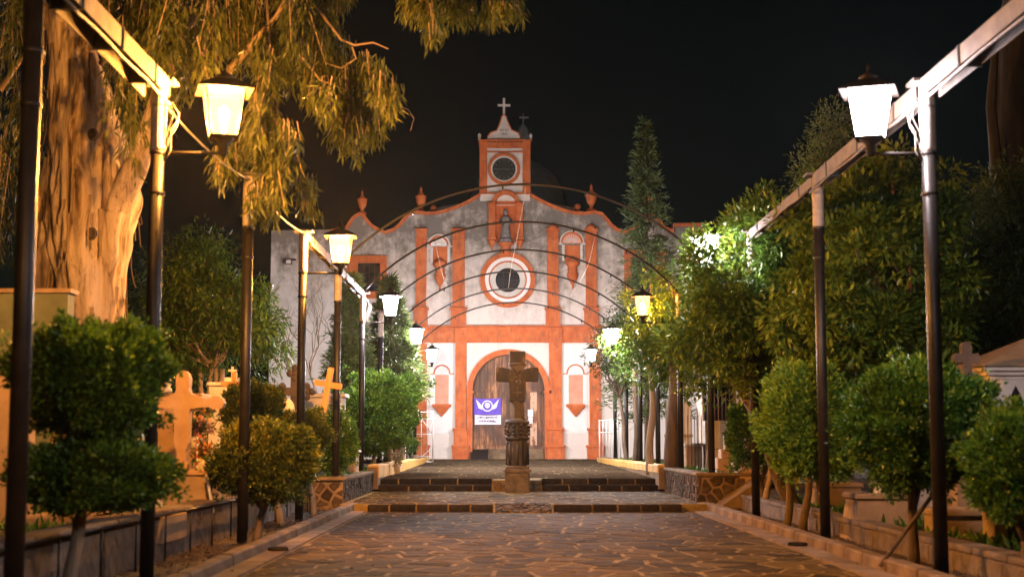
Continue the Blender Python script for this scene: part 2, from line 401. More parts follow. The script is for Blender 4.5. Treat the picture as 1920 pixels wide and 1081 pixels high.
# ---------------------------------------------------------------- irregular stones
def cells(x0, x1, y0, y1, sx, sy, inset, jit=.42, seed=0, minpts=3):
    rg = random.Random(seed); nx = max(1, round((x1-x0)/sx)); ny = max(1, round((y1-y0)/sy))
    ax, ay = (x1-x0)/nx, (y1-y0)/ny; S = {}
    for i in range(-1, nx+1):
        for j in range(-1, ny+1):
            S[i, j] = (x0+(i+.5+(.5 if j % 2 else 0)*.9-.22+rg.uniform(-jit, jit))*ax, y0+(j+.5+rg.uniform(-jit, jit))*ay)
    out = []
    def clip(poly, px, py, nxx, nyy):
        res = []
        for k in range(len(poly)):
            a, b = poly[k], poly[(k+1) % len(poly)]
            da = (a[0]-px)*nxx+(a[1]-py)*nyy; db = (b[0]-px)*nxx+(b[1]-py)*nyy
            if da <= 0: res.append(a)
            if (da < 0) != (db < 0) and da != db:
                t = da/(da-db); res.append((a[0]+(b[0]-a[0])*t, a[1]+(b[1]-a[1])*t))
        return res
    for j in range(-1, ny+1):
        for i in range(-1, nx+1):
            s = S[i, j]; poly = [(x0+inset, y0+inset), (x1-inset, y0+inset), (x1-inset, y1-inset), (x0+inset, y1-inset)]
            for di in range(-2, 3):
                for dj in range(-2, 3):
                    q = S.get((i+di, j+dj))
                    if q is None or (di == 0 and dj == 0): continue
                    dx, dy = q[0]-s[0], q[1]-s[1]; l = math.hypot(dx, dy)
                    ins = inset*rg.uniform(.6, 1.5)
                    poly = clip(poly, (s[0]+q[0])/2-dx/l*ins, (s[1]+q[1])/2-dy/l*ins, dx/l, dy/l)
                    if len(poly) < 3: break
                if len(poly) < 3: break
            if len(poly) < 3: continue
            ar = abs(sum(poly[k][0]*poly[(k+1) % len(poly)][1]-poly[(k+1) % len(poly)][0]*poly[k][1] for k in range(len(poly))))/2
            if ar < sx*sy*.08: continue
            pl = [poly[0]]
            for q in poly[1:]:
                if math.hypot(q[0]-pl[-1][0], q[1]-pl[-1][1]) > .03: pl.append(q)
            if len(pl) >= 3: out.append(pl)
    return out
def stone(mb, poly, fn, h, bev, rg, tilt=.03):
    """one proud stone: fn(u, v, height) -> world point"""
    cx = sum(p[0] for p in poly)/len(poly); cy = sum(p[1] for p in poly)/len(poly); n = len(poly)
    tx, ty = rg.uniform(-tilt, tilt), rg.uniform(-tilt, tilt); hh = h*rg.uniform(.6, 1.25)
    r = max(math.hypot(p[0]-cx, p[1]-cy) for p in poly)
    def ring(k, z): return [(cx+(p[0]-cx)*k, cy+(p[1]-cy)*k, z+((p[0]-cx)*tx+(p[1]-cy)*ty)) for p in poly]
    k = max(.3, 1-bev/r)
    vs = ring(1, -.01)+ring(1-(1-k)*.35, hh*.65)+ring(k-.1*(1-k), hh)
    ctr = (cx, cy, hh*1.08)
    V = [fn(*p) for p in vs]+[fn(*ctr)]
    fs = []
    for q in range(2):
        for i in range(n): j = (i+1) % n; fs.append((q*n+i, q*n+j, q*n+n+j, q*n+n+i))
    for i in range(n): fs.append((2*n+i, 2*n+(i+1) % n, 3*n))
    mb.add(V, fs)
def lay(name, polys, fn, h, bev, mat, parent, nparts, massname, massmat, seed, massgate=None):
    rg = random.Random(seed)
    mass = MB(); tilt = .012 if h < .013 else .03
    for k, p in enumerate(polys):
        if k < nparts:
            m = MB(); stone(m, p, fn, h, bev, rg, tilt)
            c = sum((Vector(v) for v in m.v), Vector())/len(m.v)
            m.v = [tuple(Vector(v)-c) for v in m.v]
            m.build(name, mat, parent, loc=c-(parent.location if parent else Vector()))
        else: stone(mass, p, fn, h, bev, rg, tilt)
    if mass.v:
        mass.v = [tuple(Vector(v)-parent.location) for v in mass.v]
        mass.build(massname, massmat or mat, parent, kind='stuff')

# ---------------------------------------------------------------- ground
XL, XR = -2.72, 3.72            # stone part of the lower path
KL, KR = -3.0, 4.02             # kerbs
Y1, Y2, Y3 = 28.3, 35.7, 36.35
ZT = .44
def grid(name, x0, x1, y0, y1, nx, ny, zf, mat, kind='structure'):
    m = MB(); vs = []
    for j in range(ny+1):
        for i in range(nx+1):
            x = x0+(x1-x0)*i/nx; y = y0+(y1-y0)*j/ny; vs.append((x, y, zf(x, y)))
    m.add(vs, [(j*(nx+1)+i, j*(nx+1)+i+1, (j+1)*(nx+1)+i+1, (j+1)*(nx+1)+i) for j in range(ny) for i in range(nx)], True)
    return m.build(name, mat, kind=kind)
grid('ground', -300, 300, -60, 400, 8, 8, lambda x, y: -.12, M['soil'])
wob = lambda x, y, a=.03: a*(math.sin(x*2.1+y*.7)+math.sin(y*1.9-x*1.3)+math.sin(x*4.3+1)*.5)
grid('cemetery_ground', -40, -4.12, 2, 78, 40, 80, lambda x, y: .40+wob(x, y), M['soil'])
grid('cemetery_ground', 4.98, 45, 2, 78, 40, 80, lambda x, y: .20+wob(x, y)+min(.3, max(0, (y-26)*.1)), M['soil'])
grid('planting_bed', -4.12, KL-.12, 2, 29.2, 4, 60, lambda x, y: .03+wob(x, y, .012), M['soil'])
grid('planting_bed', KR+.14, 4.98, 2, 29.6, 4, 60, lambda x, y: .03+wob(x, y, .012), M['soil'])
grid('planting_bed', -4.12, -3.3, 29.2, 62, 4, 60, lambda x, y: .57+wob(x, y, .015), M['soil'])
grid('planting_bed', 4.05, 4.98, 29.6, 62, 4, 60, lambda x, y: .62+wob(x, y, .015), M['soil'])

# lower path: mortar bed, individually laid stones, plain strips beside the kerbs
b = MB(); b.box(XL-.3, XR+.3, -2, Y1, -.11, 0); path = b.build('path', M['mortar'], kind='structure')
flat = lambda u, v, h: Vector((u, v, h))
ps = cells(XL, XR, 14.0, Y1-.02, .37, .50, .021, jit=.49, seed=3)
ps.sort(key=lambda p: p[0][1])
ps2 = cells(XL, XR, 4.0, 13.98, .37, .50, .021, jit=.49, seed=4)
lay('paving_stone', ps+ps2, flat, .006, .03, M['stone'], path, 300, 'paving_stones', M['stonefar'], 5)
for xa, xb, nm in ((KL, XL-.01, 'path_edging'), (XR+.01, KR, 'path_edging')):
    m = MB(); m.box(xa, xb, -2, Y1, -.09, .024); m.build(nm, M['concrete'], kind='structure')
# kerbs in lengths with joints
def kerb(x0, x1, y0, y1, z, name, rg):
    root = MB(); root.box(x0+.03, x1-.03, y0, y1, -.1, z-.02); k = root.build(name, M['mortar'], kind='structure')
    y = y0
    while y < y1-.05:
        l = min(rg.uniform(.85, 1.15), y1-y)
        m = MB(); m.bbox(-(x1-x0)/2, (x1-x0)/2, -l/2+.008, l/2-.008, -z-.02, rg.uniform(-.006, .006), .022)
        m.build('kerb_block', M['concrete'], k, loc=((x0+x1)/2+rg.uniform(-.008, .008), y+l/2, z)); y += l
kerb(KL-.16, KL, 9, 29.2, .15, 'kerb', random.Random(1)); kerb(KR, KR+.18, 9, 29.6, .15, 'kerb', random.Random(2))
# half-round gully openings in the edging
for i, (px, py, Y) in enumerate(((548, 1030, 18.2), (1655, 1022, 19.0))):
    p = P(px, py, Y); x = -2.86 if i == 0 else 3.86
    t = thing('gully', ['dark round gully opening beside the left kerb', 'dark round gully opening beside the right kerb'][i], 'drain', (x, Y, .02))
    m = MB(); m.lathe([(.13, 0), (.13, .035), (.10, .045), (.10, .02), (.001, .02)], 20); m.build('gully_rim', M['basalt'], t)
    m = MB(); 
    for k in range(-2, 3): m.box(-.09, .09, k*.036-.008, k*.036+.008, .02, .038)
    m.build('grate', M['metal'], t)

# first step: dressed basalt blocks either side of a rubble ramp
def steprow(name, xs, y, z0, z1, d=.34):
    m = MB(); m.box(xs[0]-.02, xs[-1]+.02, y+.03, y+d, z0-.05, z1-.03); s = m.build(name, M['mortar'], kind='structure')
    for a, c in zip(xs[:-1], xs[1:]):
        q = MB(); q.bbox(-(c-a)/2+.018, (c-a)/2-.018, -d/2, d/2, -(z1-z0)+.012, random.uniform(-.004, .006), .014)
        q.build('step_block', M['basalt'], s, loc=((a+c)/2, y+d/2+random.uniform(-.008, .004), z1))
steprow('step', [-2.72, -2.28, -1.75, -1.12, -.68, -.23], Y1, 0, .14)
steprow('step', [.95, 1.72, 2.22, 2.68, 3.06, 3.5], Y1, 0, .14)
m = MB(); m.add([(-.23, Y1-.55, .004), (.95, Y1-.55, .004), (.95, Y1+.35, .14), (-.23, Y1+.35, .14), (-.23, Y1+.35, -.05), (.95, Y1+.35, -.05)],
                [(0, 1, 2, 3), (0, 3, 4), (1, 5, 2), (3, 2, 5, 4)])
ramp_o = m.build('ramp', M['mortar'], kind='structure')
lay('rubble_stone', cells(-.21, .93, Y1-.52, Y1+.33, .19, .2, .016, seed=8), lambda u, v, h: Vector((u, v, .006+(v-(Y1-.55))*.1515+h)), .03, .03, M['wallstone'], ramp_o, 60, 'rubble', None, 8)
# middle landing
m = MB(); m.box(-3.28, 4.03, Y1+.3, Y2+.1, -.05, .14); land = m.build('landing', M['mortar'], kind='structure')
lay('paving_stone', [p for p in cells(-3.2, 3.95, Y1+.42, Y2-.02, .36, .44, .024, seed=9) if not (p[0][1] > 34.2 and -.1 < p[0][0] < .7)],
    lambda u, v, h: Vector((u, v, .14+h)), .005, .03, M['stone'], land, 300, 'paving_stones', M['stonefar'], 9)
# two upper risers
steprow('step', [-3.28, -2.4, -1.5, -.8, -.32], Y2, .14, .29, .67)
steprow('step', [.92, 1.6, 2.35, 2.9, 3.4, 3.98], Y2, .14, .29, .67)
steprow('step', [-3.28, -2.7, -1.9, -1.2, -.32], Y3, .29, ZT)
steprow('step', [.92, 1.45, 2.1, 2.6, 3.3, 3.98], Y3, .29, ZT)
m = MB(); m.box(-.31, .91, Y2+.02, Y3+.34, .1, ZT-.02); infill = m.build('step_infill', M['mortar'], kind='structure')
lay('rubble_stone', cells(-.3, .9, .15, ZT-.02, .15, .13, .012, seed=12), lambda u, v, h: Vector((u, Y2+.02-h, v)), .035, .025, M['carvedpale'], infill, 60, 'rubble', None, 3)
# terrace up to the church
tz = lambda y: ZT+.14*(y-Y3)/(64-Y3)
m = MB(); m.add([(-3.3, Y3+.32, tz(Y3)-.012), (4.1, Y3+.32, tz(Y3)-.012), (4.1, 62, tz(62)-.012), (-3.3, 62, tz(62)-.012), (-12, 62, tz(62)-.012), (12, 62, tz(62)-.012), (12, 66, tz(66)), (-12, 66, tz(66))],
                [(0, 1, 2, 3), (4, 5, 6, 7)]); terr = m.build('terrace', M['mortar'], kind='structure')
m = MB(); rg = random.Random(4)
tp = cells(-3.2, 4.0, Y3+.36, 62, .5, .75, .02, seed=10)+cells(-6, 7, 62, 63.9, .6, .6, .02, seed=11)
tp = [p for p in tp if not (p[0][1] < 37 and -.3 < p[0][0] < .9)]
lay('flagstone', tp, lambda u, v, h: Vector((u, v, tz(v)-.012+h)), .006, .03, M['terr'], terr, 260, 'flagstones', M['terr'], 6)
# ochre border walls beside the terrace
for x0, x1, n in ((-3.42, -3.12, 0), (3.78, 4.1, 1)):
    root = MB(); root.box(x0+.03, x1-.03, 35.5, 59, .2, .74); bw = root.build('border_wall', M['concrete'], kind='structure')
    y = 35.5; rg = random.Random(n)
    while y < 58.9:
        l = rg.uniform(1.1, 1.5); l = min(l, 59-y)
        q = MB(); q.bbox(-(x1-x0)/2, (x1-x0)/2, -l/2+.005, l/2-.005, -.32 if n == 0 else -.2, .0, .03)
        q.build('coping_block', M['ochre'], bw, loc=((x0+x1)/2, y+l/2, .80-.004*(y-35)+rg.uniform(-.01, .01))); y += l
# rubble retaining walls beside the steps
def rubble_wall(name, label, xa, xb, ya, yb, z0, zt, side, seed):
    t = thing(name, label, 'stone wall', ((xa+xb)/2, (ya+yb)/2, z0), 'rubble retaining walls flanking the steps')
    m = MB(); m.box(xa+.02, xb-.02, ya+.02, yb, z0-.2, zt-.06); wb(m, 'wall_core', M['concrete'], t)
    m = MB(); m.bbox(xa-.03, xb+.03, ya-.03, ya+.42, zt-.06, zt, .02); m2 = MB()
    wb(m, 'coping', M['concrete'], t)
    xs = (xb-.32, xb+.03) if side > 0 else (xa-.03, xa+.32)
    m2.bbox(xs[0], xs[1], ya+.43, yb, zt-.06, zt, .02); wb(m2, 'coping', M['concrete'], t)
    lay('stone', cells(xa, xb, z0, zt-.07, .27, .22, .022, seed=seed), lambda u, v, h: Vector((u, ya+.02-h, v)), .022, .03, M['wallstone'], t, 200, 'rubble', None, seed)
    X = xb-.02 if side > 0 else xa+.02
    lay('stone', cells(ya, yb, z0, zt-.07, .30, .22, .022, seed=seed+1), lambda u, v, h: Vector((X+side*h, u, v)), .022, .03, M['wallstone'], t, 200, 'rubble', None, seed+1)
rubble_wall('retaining_wall', 'low rubble stone wall with pale joints left of the steps', -4.3, -3.27, 29.1, 36, .02, .66, 1, 21)
rubble_wall('retaining_wall', 'low rubble stone wall with pale joints right of the steps', 3.95, 5.05, 29.5, 36, .05, .74, -1, 31)
# long low walls holding back the cemetery
def low_wall(label, x0, x1, y0, y1, zt, seed, face):
    t = thing('low_wall', label, 'low wall', ((x0+x1)/2, (y0+y1)/2, 0))
    m = MB(); m.box(x0, x1, y0, y1, -.1, zt-.05); wb(m, 'wall_core', M['lowwall'], t)
    X = x1-.01 if face > 0 else x0+.01
    lay('stone', cells(y0, y1, .02, zt-.06, .42, .26, .02, seed=seed), lambda u, v, h: Vector((X+face*h, u, v)), .014, .04, M['lowwall'], t, 200, 'rubble', None, seed)
    y = y0; rg = random.Random(seed)
    while y < y1-.1:
        l = min(rg.uniform(.9, 1.4), y1-y)
        q = MB(); q.bbox(-(x1-x0)/2-.03, (x1-x0)/2+.03, -l/2+.006, l/2-.006, -.06, 0, .02)
        o = q.build('coping', M['lowwall'], t); o.location = Vector(((x0+x1)/2, y+l/2, zt))-t.location; y += l
    return t
low_wall('long low rubble wall holding back the cemetery along the left bed', -4.2, -3.95, 9, 29.05, .60, 41, 1)
low_wall('long low rubble wall with worn coping along the right bed', 4.72, 4.97, 9, 29.45, .33, 51, -1)
# thin pipe rail standing in front of the left wall
t = thing('pipe_rail', 'thin dark pipe rail standing in front of the low left wall', 'railing', (-3.86, 19, .03))
m = MB(); m.tube([(0, -9.2, .53), (0, 9.2, .53)], .014, 6); m.build('top_rail', M['metal'], t)
for k in range(15):
    q = MB(); q.tube([(0, 0, 0), (0, 0, .53)], .012, 6); q.build('rail_post', M['metal'], t, loc=(0, -9.1+k*1.3, 0))

# ---------------------------------------------------------------- church
FY = 64.0
def F(px, py): p = P(px, py, FY); return (p.x, p.z)
def FL(pts): return [F(*p) for p in pts]
Z0 = .4
church = thing('church', 'old colonial church with grey white plaster and orange trim behind the lamps', 'church', (0, FY, .5))
left = [(509,432),(622,430),(634,430),(648,425),(659,408),(666,402),(674,399),(683,401),(692,413),(699,421),(707,426),(722,433),(737,428),(747,420),(754,411),(761,403),(766,398),(781,395),(798,397),(815,397),(833,393),(848,388),(863,382),(874,377),(885,371),(899,363)]
CXP = 947.5
right = [(2*CXP-x, y) for x, y in left[2:]][::-1]
right[0] = (996, 363)
right += [(1262, 419), (1330, 418)]
# front wall with the door opening cut out
dcx, dcz = F(953.5, 732); dr = (1021-886)/2/41.67
arc = [(dcx+dr*math.cos(R(a)), dcz+dr*math.sin(R(a))) for a in range(0, 181, 6)]
zb = .45
outline = FL(left)+FL(right)
poly = [(outline[0][0], zb)]+outline+[(outline[-1][0], zb), (dcx+dr, zb)]+arc+[(dcx-dr, zb)]
m = MB(); m.prism(poly, FY, FY+.9); facade = wb(m, 'wall', M['plaster'], church)
m = MB(); m.strip(outline[1:len(left)], .15, FY-.12, FY+1.0); wb(m, 'coping', M['red'], church)
m = MB(); m.strip(outline[len(left):], .15, FY-.12, FY+1.0); wb(m, 'coping', M['red'], church)
# nave and side bodies behind
m = MB(); xa, _ = F(509, 500); xb, _ = F(1330, 500)
m.box(xa+.02, xb-.02, FY+.9, 84, zb, F(0, 436)[1]); wb(m, 'side_wall', M['plaster'], church)
m = MB(); m.prism([(-4.2, 10), (4.2, 10), (4.2, 11.4)]+[(4.2*math.cos(R(a)), 11.4+1.0*math.sin(R(a))) for a in range(10, 180, 10)]+[(-4.2, 11.4)], FY+.92, 82)
wb(m, 'roof', M['dome'], church)
# dome and lantern behind the bell gable
m = MB(); dc = P(978, 400, 78); rd = 2.75
prof = [(rd, -1.6), (rd, 0)]+[(rd*math.cos(R(a))**.9, 2.9*math.sin(R(a))) for a in range(6, 88, 6)]
m.lathe(prof, 28, (dc.x-.2, 78, PZ(0, 398, 78))); dome = wb(m, 'dome', M['dome'], church)
m = MB(); lc = P(981, 300, 78); zt = PZ(0, 245, 78)
m.lathe([(.42, -3.2), (.42, -.1), (.52, 0), (.46, .12), (.36, .5), (.2, .85), (.06, 1.0)], 8, (lc.x, 78, zt-.6), False); wb(m, 'dome_lantern', M['dome'], church)
m = MB(); z = PZ(0, 243, 78); m.tube([(lc.x, 78, z-.3), (lc.x, 78, PZ(0, 213, 78))], .035, 6); m.box(lc.x-.22, lc.x+.3, 77.97, 78.03, PZ(0, 221, 78), PZ(0, 218, 78)); wb(m, 'weather_cross', M['whiteMetal'], church)

# --- bell gable with the clock
TY = FY-.10
tower = MB(); x0 = F(900, 0)[0]; x1 = F(994, 0)[0]
tower.box(x0+.02, x1-.02, TY, FY+2.0, F(0, 364)[1]-.3, F(0, 266)[1]); tower = wb(tower, 'bell_gable', M['cream'], church)
def sub(mb, name, mat, parent, **kw):
    o = mb.build(name, mat, parent, **kw); return o          # parents built in world space share the church's inverse
for a, c in ((900, 914), (979.5, 994)):
    m = MB(); m.box(F(a, 0)[0], F(c, 0)[0], TY-.12, TY+.3, F(0, 362)[1], F(0, 266)[1]); sub(m, 'gable_pilaster', M['red'], tower)
m = MB(); m.box(F(914, 0)[0]+.003, F(979.5, 0)[0]-.003, TY-.10, TY+.2, F(0, 278)[1], F(0, 268)[1]); sub(m, 'gable_band', M['red'], tower)
m = MB(); m.box(F(898, 0)[0], F(996, 0)[0], TY-.2, FY+2.05, F(0, 266)[1]+.002, F(0, 264.5)[1]+.03); sub(m, 'cornice', M['red'], tower)
m = MB(); m.box(F(914, 0)[0]+.003, F(979.5, 0)[0]-.003, TY-.06, TY+.2, F(0, 286)[1], F(0, 284)[1]); sub(m, 'string_course', M['red'], tower)
m = MB(); m.box(F(900, 0)[0], F(994, 0)[0], TY-.16, TY+.3, F(0, 364)[1], F(0, 362)[1]-.003); sub(m, 'gable_sill', M['red'], tower)
cx, cz = F(945, 318)
m = MB(); m.ring(cx, cz, .60, .73, TY-.13, TY+.05); m.ring(cx, cz, .735, .74, TY-.09, TY+.05); sub(m, 'clock_surround', M['red'], tower)
m = MB(); m.ring(cx, cz, .53, .60, TY-.09, TY+.05); sub(m, 'clock_rim', M['cream'], tower)
m = MB(); m.ring(cx, cz, .005, .53, TY-.03, TY+.05, n=40); sub(m, 'clock_face', M['clockface'], tower)
m = MB()
for k in range(12):
    a = R(30*k); T_ = Matrix.Translation((cx, TY-.04, cz)) @ Matrix.Rotation(a, 4, 'Y'); m.box(-.018, .018, -.008, .006, .36, .48, T_)
sub(m, 'clock_numerals', M['clockmark'], tower)
for a, l in ((268, .40), (95, .27)):
    m = MB(); T_ = Matrix.Translation((cx, TY-.055, cz)) @ Matrix.Rotation(R(a), 4, 'Y'); m.box(-.016, .016, -.006, .006, -.06, l, T_); sub(m, 'clock_hand', M['clockmark'], tower)
ped = [(912,265.5),(914,256),(919,249.5),(925,247),(931,245),(934,238),(938,227),(940,219),(945,215.5),(950,219),(952,227),(956,236),(960,244.5),(966,247),(972,249.5),(976,256),(977.5,265.5)]
m = MB(); m.prism(FL(ped), TY-.02, TY+.5); pedo = wb(m, 'pediment', M['cream'], church)
m = MB(); m.strip(FL(ped), .05, TY-.07, TY+.55)
sub(m, 'pediment_trim', M['red'], pedo)
m = MB(); c = F(945, 184); zc = F(0, 216)[1]; m.box(c[0]-.055, c[0]+.055, TY+.1, TY+.2, zc, c[1]); m.box(c[0]-.29, c[0]-.056, TY+.105, TY+.195, F(0, 198)[1], F(0, 194.3)[1]); m.box(c[0]+.056, c[0]+.29, TY+.105, TY+.195, F(0, 198)[1], F(0, 194.3)[1])
wb(m, 'gable_cross', M['cream'], church)
for a in (899, 995):
    p = F(a, 264); m = MB(); m.lathe([(.05, 0), (.08, .06), (.05, .12), (.09, .2), (.06, .3), (.01, .34)], 10, (p[0], TY+.05, F(0, 264)[1]+.03)); wb(m, 'gable_finial', M['cream'], church)
def text_mesh(txt, size, mat, name, parent, x, y, z, extrude=.004):
    cu = bpy.data.curves.new(name, 'FONT'); cu.body = txt; cu.size = size; cu.extrude = extrude; cu.align_x = 'CENTER'; cu.resolution_u = 2
    o = bpy.data.objects.new(name, cu); scene.collection.objects.link(o)
    dg = bpy.context.evaluated_depsgraph_get(); me = bpy.data.meshes.new_from_object(o.evaluated_get(dg)); bpy.data.objects.remove(o)
    me.transform(Matrix.Translation((x, y, z)) @ Matrix.Rotation(math.pi/2, 4, 'X')); me.materials.clear(); me.materials.append(mat); me.name = name
    return link(name, me, parent)
p = F(945.5, 247); text_mesh('MAYO', .15, M['void'], 'lettering', pedo, p[0], TY-.03, p[1])
p = F(945.5, 254); text_mesh('1862', .15, M['void'], 'lettering', pedo, p[0], TY-.03, p[1])

# --- finial urns and balls along the gable
def urn(px, pyb, pyt):
    x, z0 = F(px, pyb); h = F(px, pyt)[1]-z0
    m = MB(); m.lathe([(.17*h, 0), (.17*h, .10*h), (.08*h, .14*h), (.07*h, .22*h), (.15*h, .34*h), (.19*h, .52*h), (.19*h, .60*h), (.22*h, .63*h), (.12*h, .68*h), (.08*h, .74*h), (.04*h, .8*h), (.055*h, .87*h), (.03*h, .95*h), (.004*h, h)], 14, (x, FY+.45, z0))
    wb(m, 'urn', M['red'], church)
for a in ((677, 400, 353), (788, 397, 346), (1110, 395, 341), (1219, 400, 354)): urn(*a)
for px, py in ((812, 388), (1084, 385)):
    x, z = F(px, py); m = MB(); m.lathe([(.16*math.sin(R(a))+.002, -.16*math.cos(R(a))) for a in range(0, 181, 15)], 14, (x, FY+.45, z)); m.lathe([(.09, -.24), (.09, -.12)], 10, (x, FY+.45, z)); wb(m, 'ball_finial', M['red'], church)

# --- statue niche above the rose window
NY = FY-.10
m = MB(); xa, xb = F(929, 0)[0], F(968, 0)[0]; r = (xb-xa)/2; cx = (xa+xb)/2; zs = F(0, 384)[1]
m.prism([(xa, F(0, 452)[1]), (xb, F(0, 452)[1]), (xb, zs)]+[(cx+r*math.cos(R(a)), zs+r*math.sin(R(a))) for a in range(10, 180, 10)]+[(xa, zs)], FY-.02, FY+.1)
niche = wb(m, 'statue_niche', M['red'], church)
m = MB(); m.ring(cx, zs, r-.02, r+.16, FY-.3, FY+.05, 0, 180, 24); sub(m, 'niche_arch', M['red'], niche)
m = MB(); m.box(xa+.03, xb-.03, FY-.12, FY-.02, zs-.03, zs+.03); sub(m, 'niche_ledge', M['pink'], niche)
for a, c in ((917, 929), (968, 980)):
    m = MB(); xl, xr = F(a, 0)[0], F(c, 0)[0]; m.box(xl, xr, FY-.34, FY+.02, F(0, 446)[1], F(0, 384)[1]); m.box(xl-.04, xr+.04, FY-.4, FY+.02, F(0, 384)[1]+.002, F(0, 381)[1])
    m.box(xl-.04, xr+.04, FY-.4, FY+.02, F(0, 450)[1], F(0, 446)[1]-.002); xm = (xl+xr)/2
    m.lathe([(.01, 0), (.05, .12), (.04, .2), (.20, .42), (.19, .5)], 10, (xm, FY-.2, F(0, 450)[1]-.52)); sub(m, 'niche_column', M['red'], niche)
for a, c in ((912, 916), (981, 985)):
    m = MB(); m.box(F(a, 0)[0], F(c, 0)[0], FY-.06, FY+.02, F(0, 452)[1], F(0, 376)[1]); sub(m, 'niche_outer_strip', M['plaster'], niche)
x, z = F(948, 470); m = MB(); m.lathe([(.20, 0), (.26, .15), (.22, .3), (.36, .42), (.40, .5)], 12, (x, FY-.1, z-.15)); sub(m, 'niche_corbel', M['red'], niche)
x, z = F(948, 455); st = thing('statue', 'grey stone saint standing in the orange niche above the round window', 'statue', (x, FY-.25, z))
m = MB(); m.lathe([(.30, 0), (.32, .12), (.24, .18)], 10); m.build('pedestal', M['statue'], st)
m = MB(); m.lathe([(.22, .16), (.24, .3), (.19, .6), (.17, .8), (.2, .98), (.21, 1.08), (.12, 1.17), (.055, 1.2), (.05, 1.24), (.09, 1.28), (.105, 1.36), (.09, 1.44), (.03, 1.5)], 14)
for sx in (-1, 1): m.tube([(sx*.19, 0, 1.05), (sx*.27, -.06, .86), (sx*.12, -.2, .82), (sx*.03, -.22, .92)], [.075, .065, .05, .03], 8)
m.build('figure', M['statue'], st)

# --- rose window
cx, cz = F(952, 525); k = 1/41.67
rose = MB(); rose.ring(cx, cz, 43*k, 52*k, FY-.20, FY+.02, n=64); rose = wb(rose, 'rose_window', M['red'], church)
m = MB(); m.ring(cx, cz, 36*k, 43*k, FY-.14, FY+.02, n=64); sub(m, 'window_ring', M['lime'], rose)
m = MB(); m.ring(cx, cz, 33.5*k, 36*k, FY-.16, FY+.02, n=64); sub(m, 'window_inner_ring', M['red'], rose)
m = MB(); m.ring(cx, cz, 23*k, 33.5*k, FY-.05, FY+.02, n=64); sub(m, 'window_splay', M['cream'], rose)
m = MB(); m.ring(cx, cz, .004, 23*k, FY-.02, FY+.02, n=48); sub(m, 'pane', M['void'], rose)
m = MB()
for q in range(-2, 3): m.box(cx+q*.19-.008, cx+q*.19+.008, FY-.045, FY-.025, cz-math.sqrt(.52**2-(q*.19)**2), cz+math.sqrt(.52**2-(q*.19)**2))
m.box(cx-.5, cx+.5, FY-.06, FY-.047, cz-.01, cz+.01); m.box(cx-.3, cx+.3, FY-.06, FY-.047, cz+.24, cz+.26); sub(m, 'glazing_bars', M['metal'], rose)

# --- pilasters and entablature
def pil(px0, px1, pyb, pyt, base=None, cap=True):
    xa, xb = F(px0, 0)[0], F(px1, 0)[0]; zb_, zt_ = F(0, pyb)[1], F(0, pyt)[1]
    m = MB(); m.box(xa, xb, FY-.22, FY+.02, zb_, zt_); p = wb(m, 'pilaster', M['red'], church)
    if cap:
        c_ = MB(); c_.box(xa-.05, xb+.05, FY-.29, FY+.02, zt_+.002, zt_+.12); c_.box(xa-.02, xb+.02, FY-.25, FY-.222, zt_-.42, zt_-.36); sub(c_, 'capital', M['red'], p)
        if px0 > 1000:
            d_ = MB(); d_.lathe([(.22, 0), (.2, .1), (.11, .2), (.01, .24)], 12, ((xa+xb)/2, FY-.13, zt_+.12)); sub(d_, 'pilaster_knob', M['red'], p)
    if base:
        w_, top = base; c_ = MB(); zt2 = F(0, top)[1]
        c_.box(xa-w_, xb+w_, FY-.34, FY+.02, zb_-.003, zt2); c_.box(xa-w_-.05, xb+w_+.05, FY-.40, FY+.02, zt2+.003, zt2+.1); sub(c_, 'pilaster_base', M['red'], p)
for a, c in ((784, 803), (851, 873), (1025, 1045), (1095, 1115)):
    pil(a, c, 611, 434, (.07, 581))
for a, c in ((787, 805), (857, 877), (1028, 1050), (1101, 1121)):
    pil(a, c, 860, 643, (.12, 838), False)
    m = MB(); xa, xb = F(a, 0)[0], F(c, 0)[0]; m.box(xa-.06, xb+.06, FY-.30, FY+.02, F(0, 838)[1]+.105, F(0, 806)[1]); m.box(xa-.11, xb+.11, FY-.35, FY+.02, F(0, 806)[1]+.002, F(0, 802)[1]); wb(m, 'pilaster_plinth', M['red'], church)
m = MB(); m.box(F(784, 0)[0], F(1124, 0)[0], FY-.20, FY+.02, F(0, 642)[1]+.003, F(0, 613)[1]); ent = wb(m, 'entablature', M['red'], church)
m = MB(); m.box(F(782, 0)[0], F(1126, 0)[0], FY-.38, FY+.02, F(0, 613)[1]+.002, F(0, 610.8)[1]); sub(m, 'cornice', M['red'], ent)
for a, c in ((857, 877), (1028, 1050)):
    m = MB(); m.box(F(a, 0)[0]-.03, F(c, 0)[0]+.03, FY-.30, FY-.202, F(0, 643)[1], F(0, 614)[1]); sub(m, 'entablature_block', M['red'], ent)
# --- white panels painted between the lower pilasters
for a, c in ((805, 857), (1050, 1101)):
    m = MB(); m.box(F(a, 0)[0]+.13, F(c, 0)[0]-.13, FY-.03, FY+.01, F(0, 812)[1], F(0, 645)[1]); wb(m, 'wall_panel', M['lime'], church)
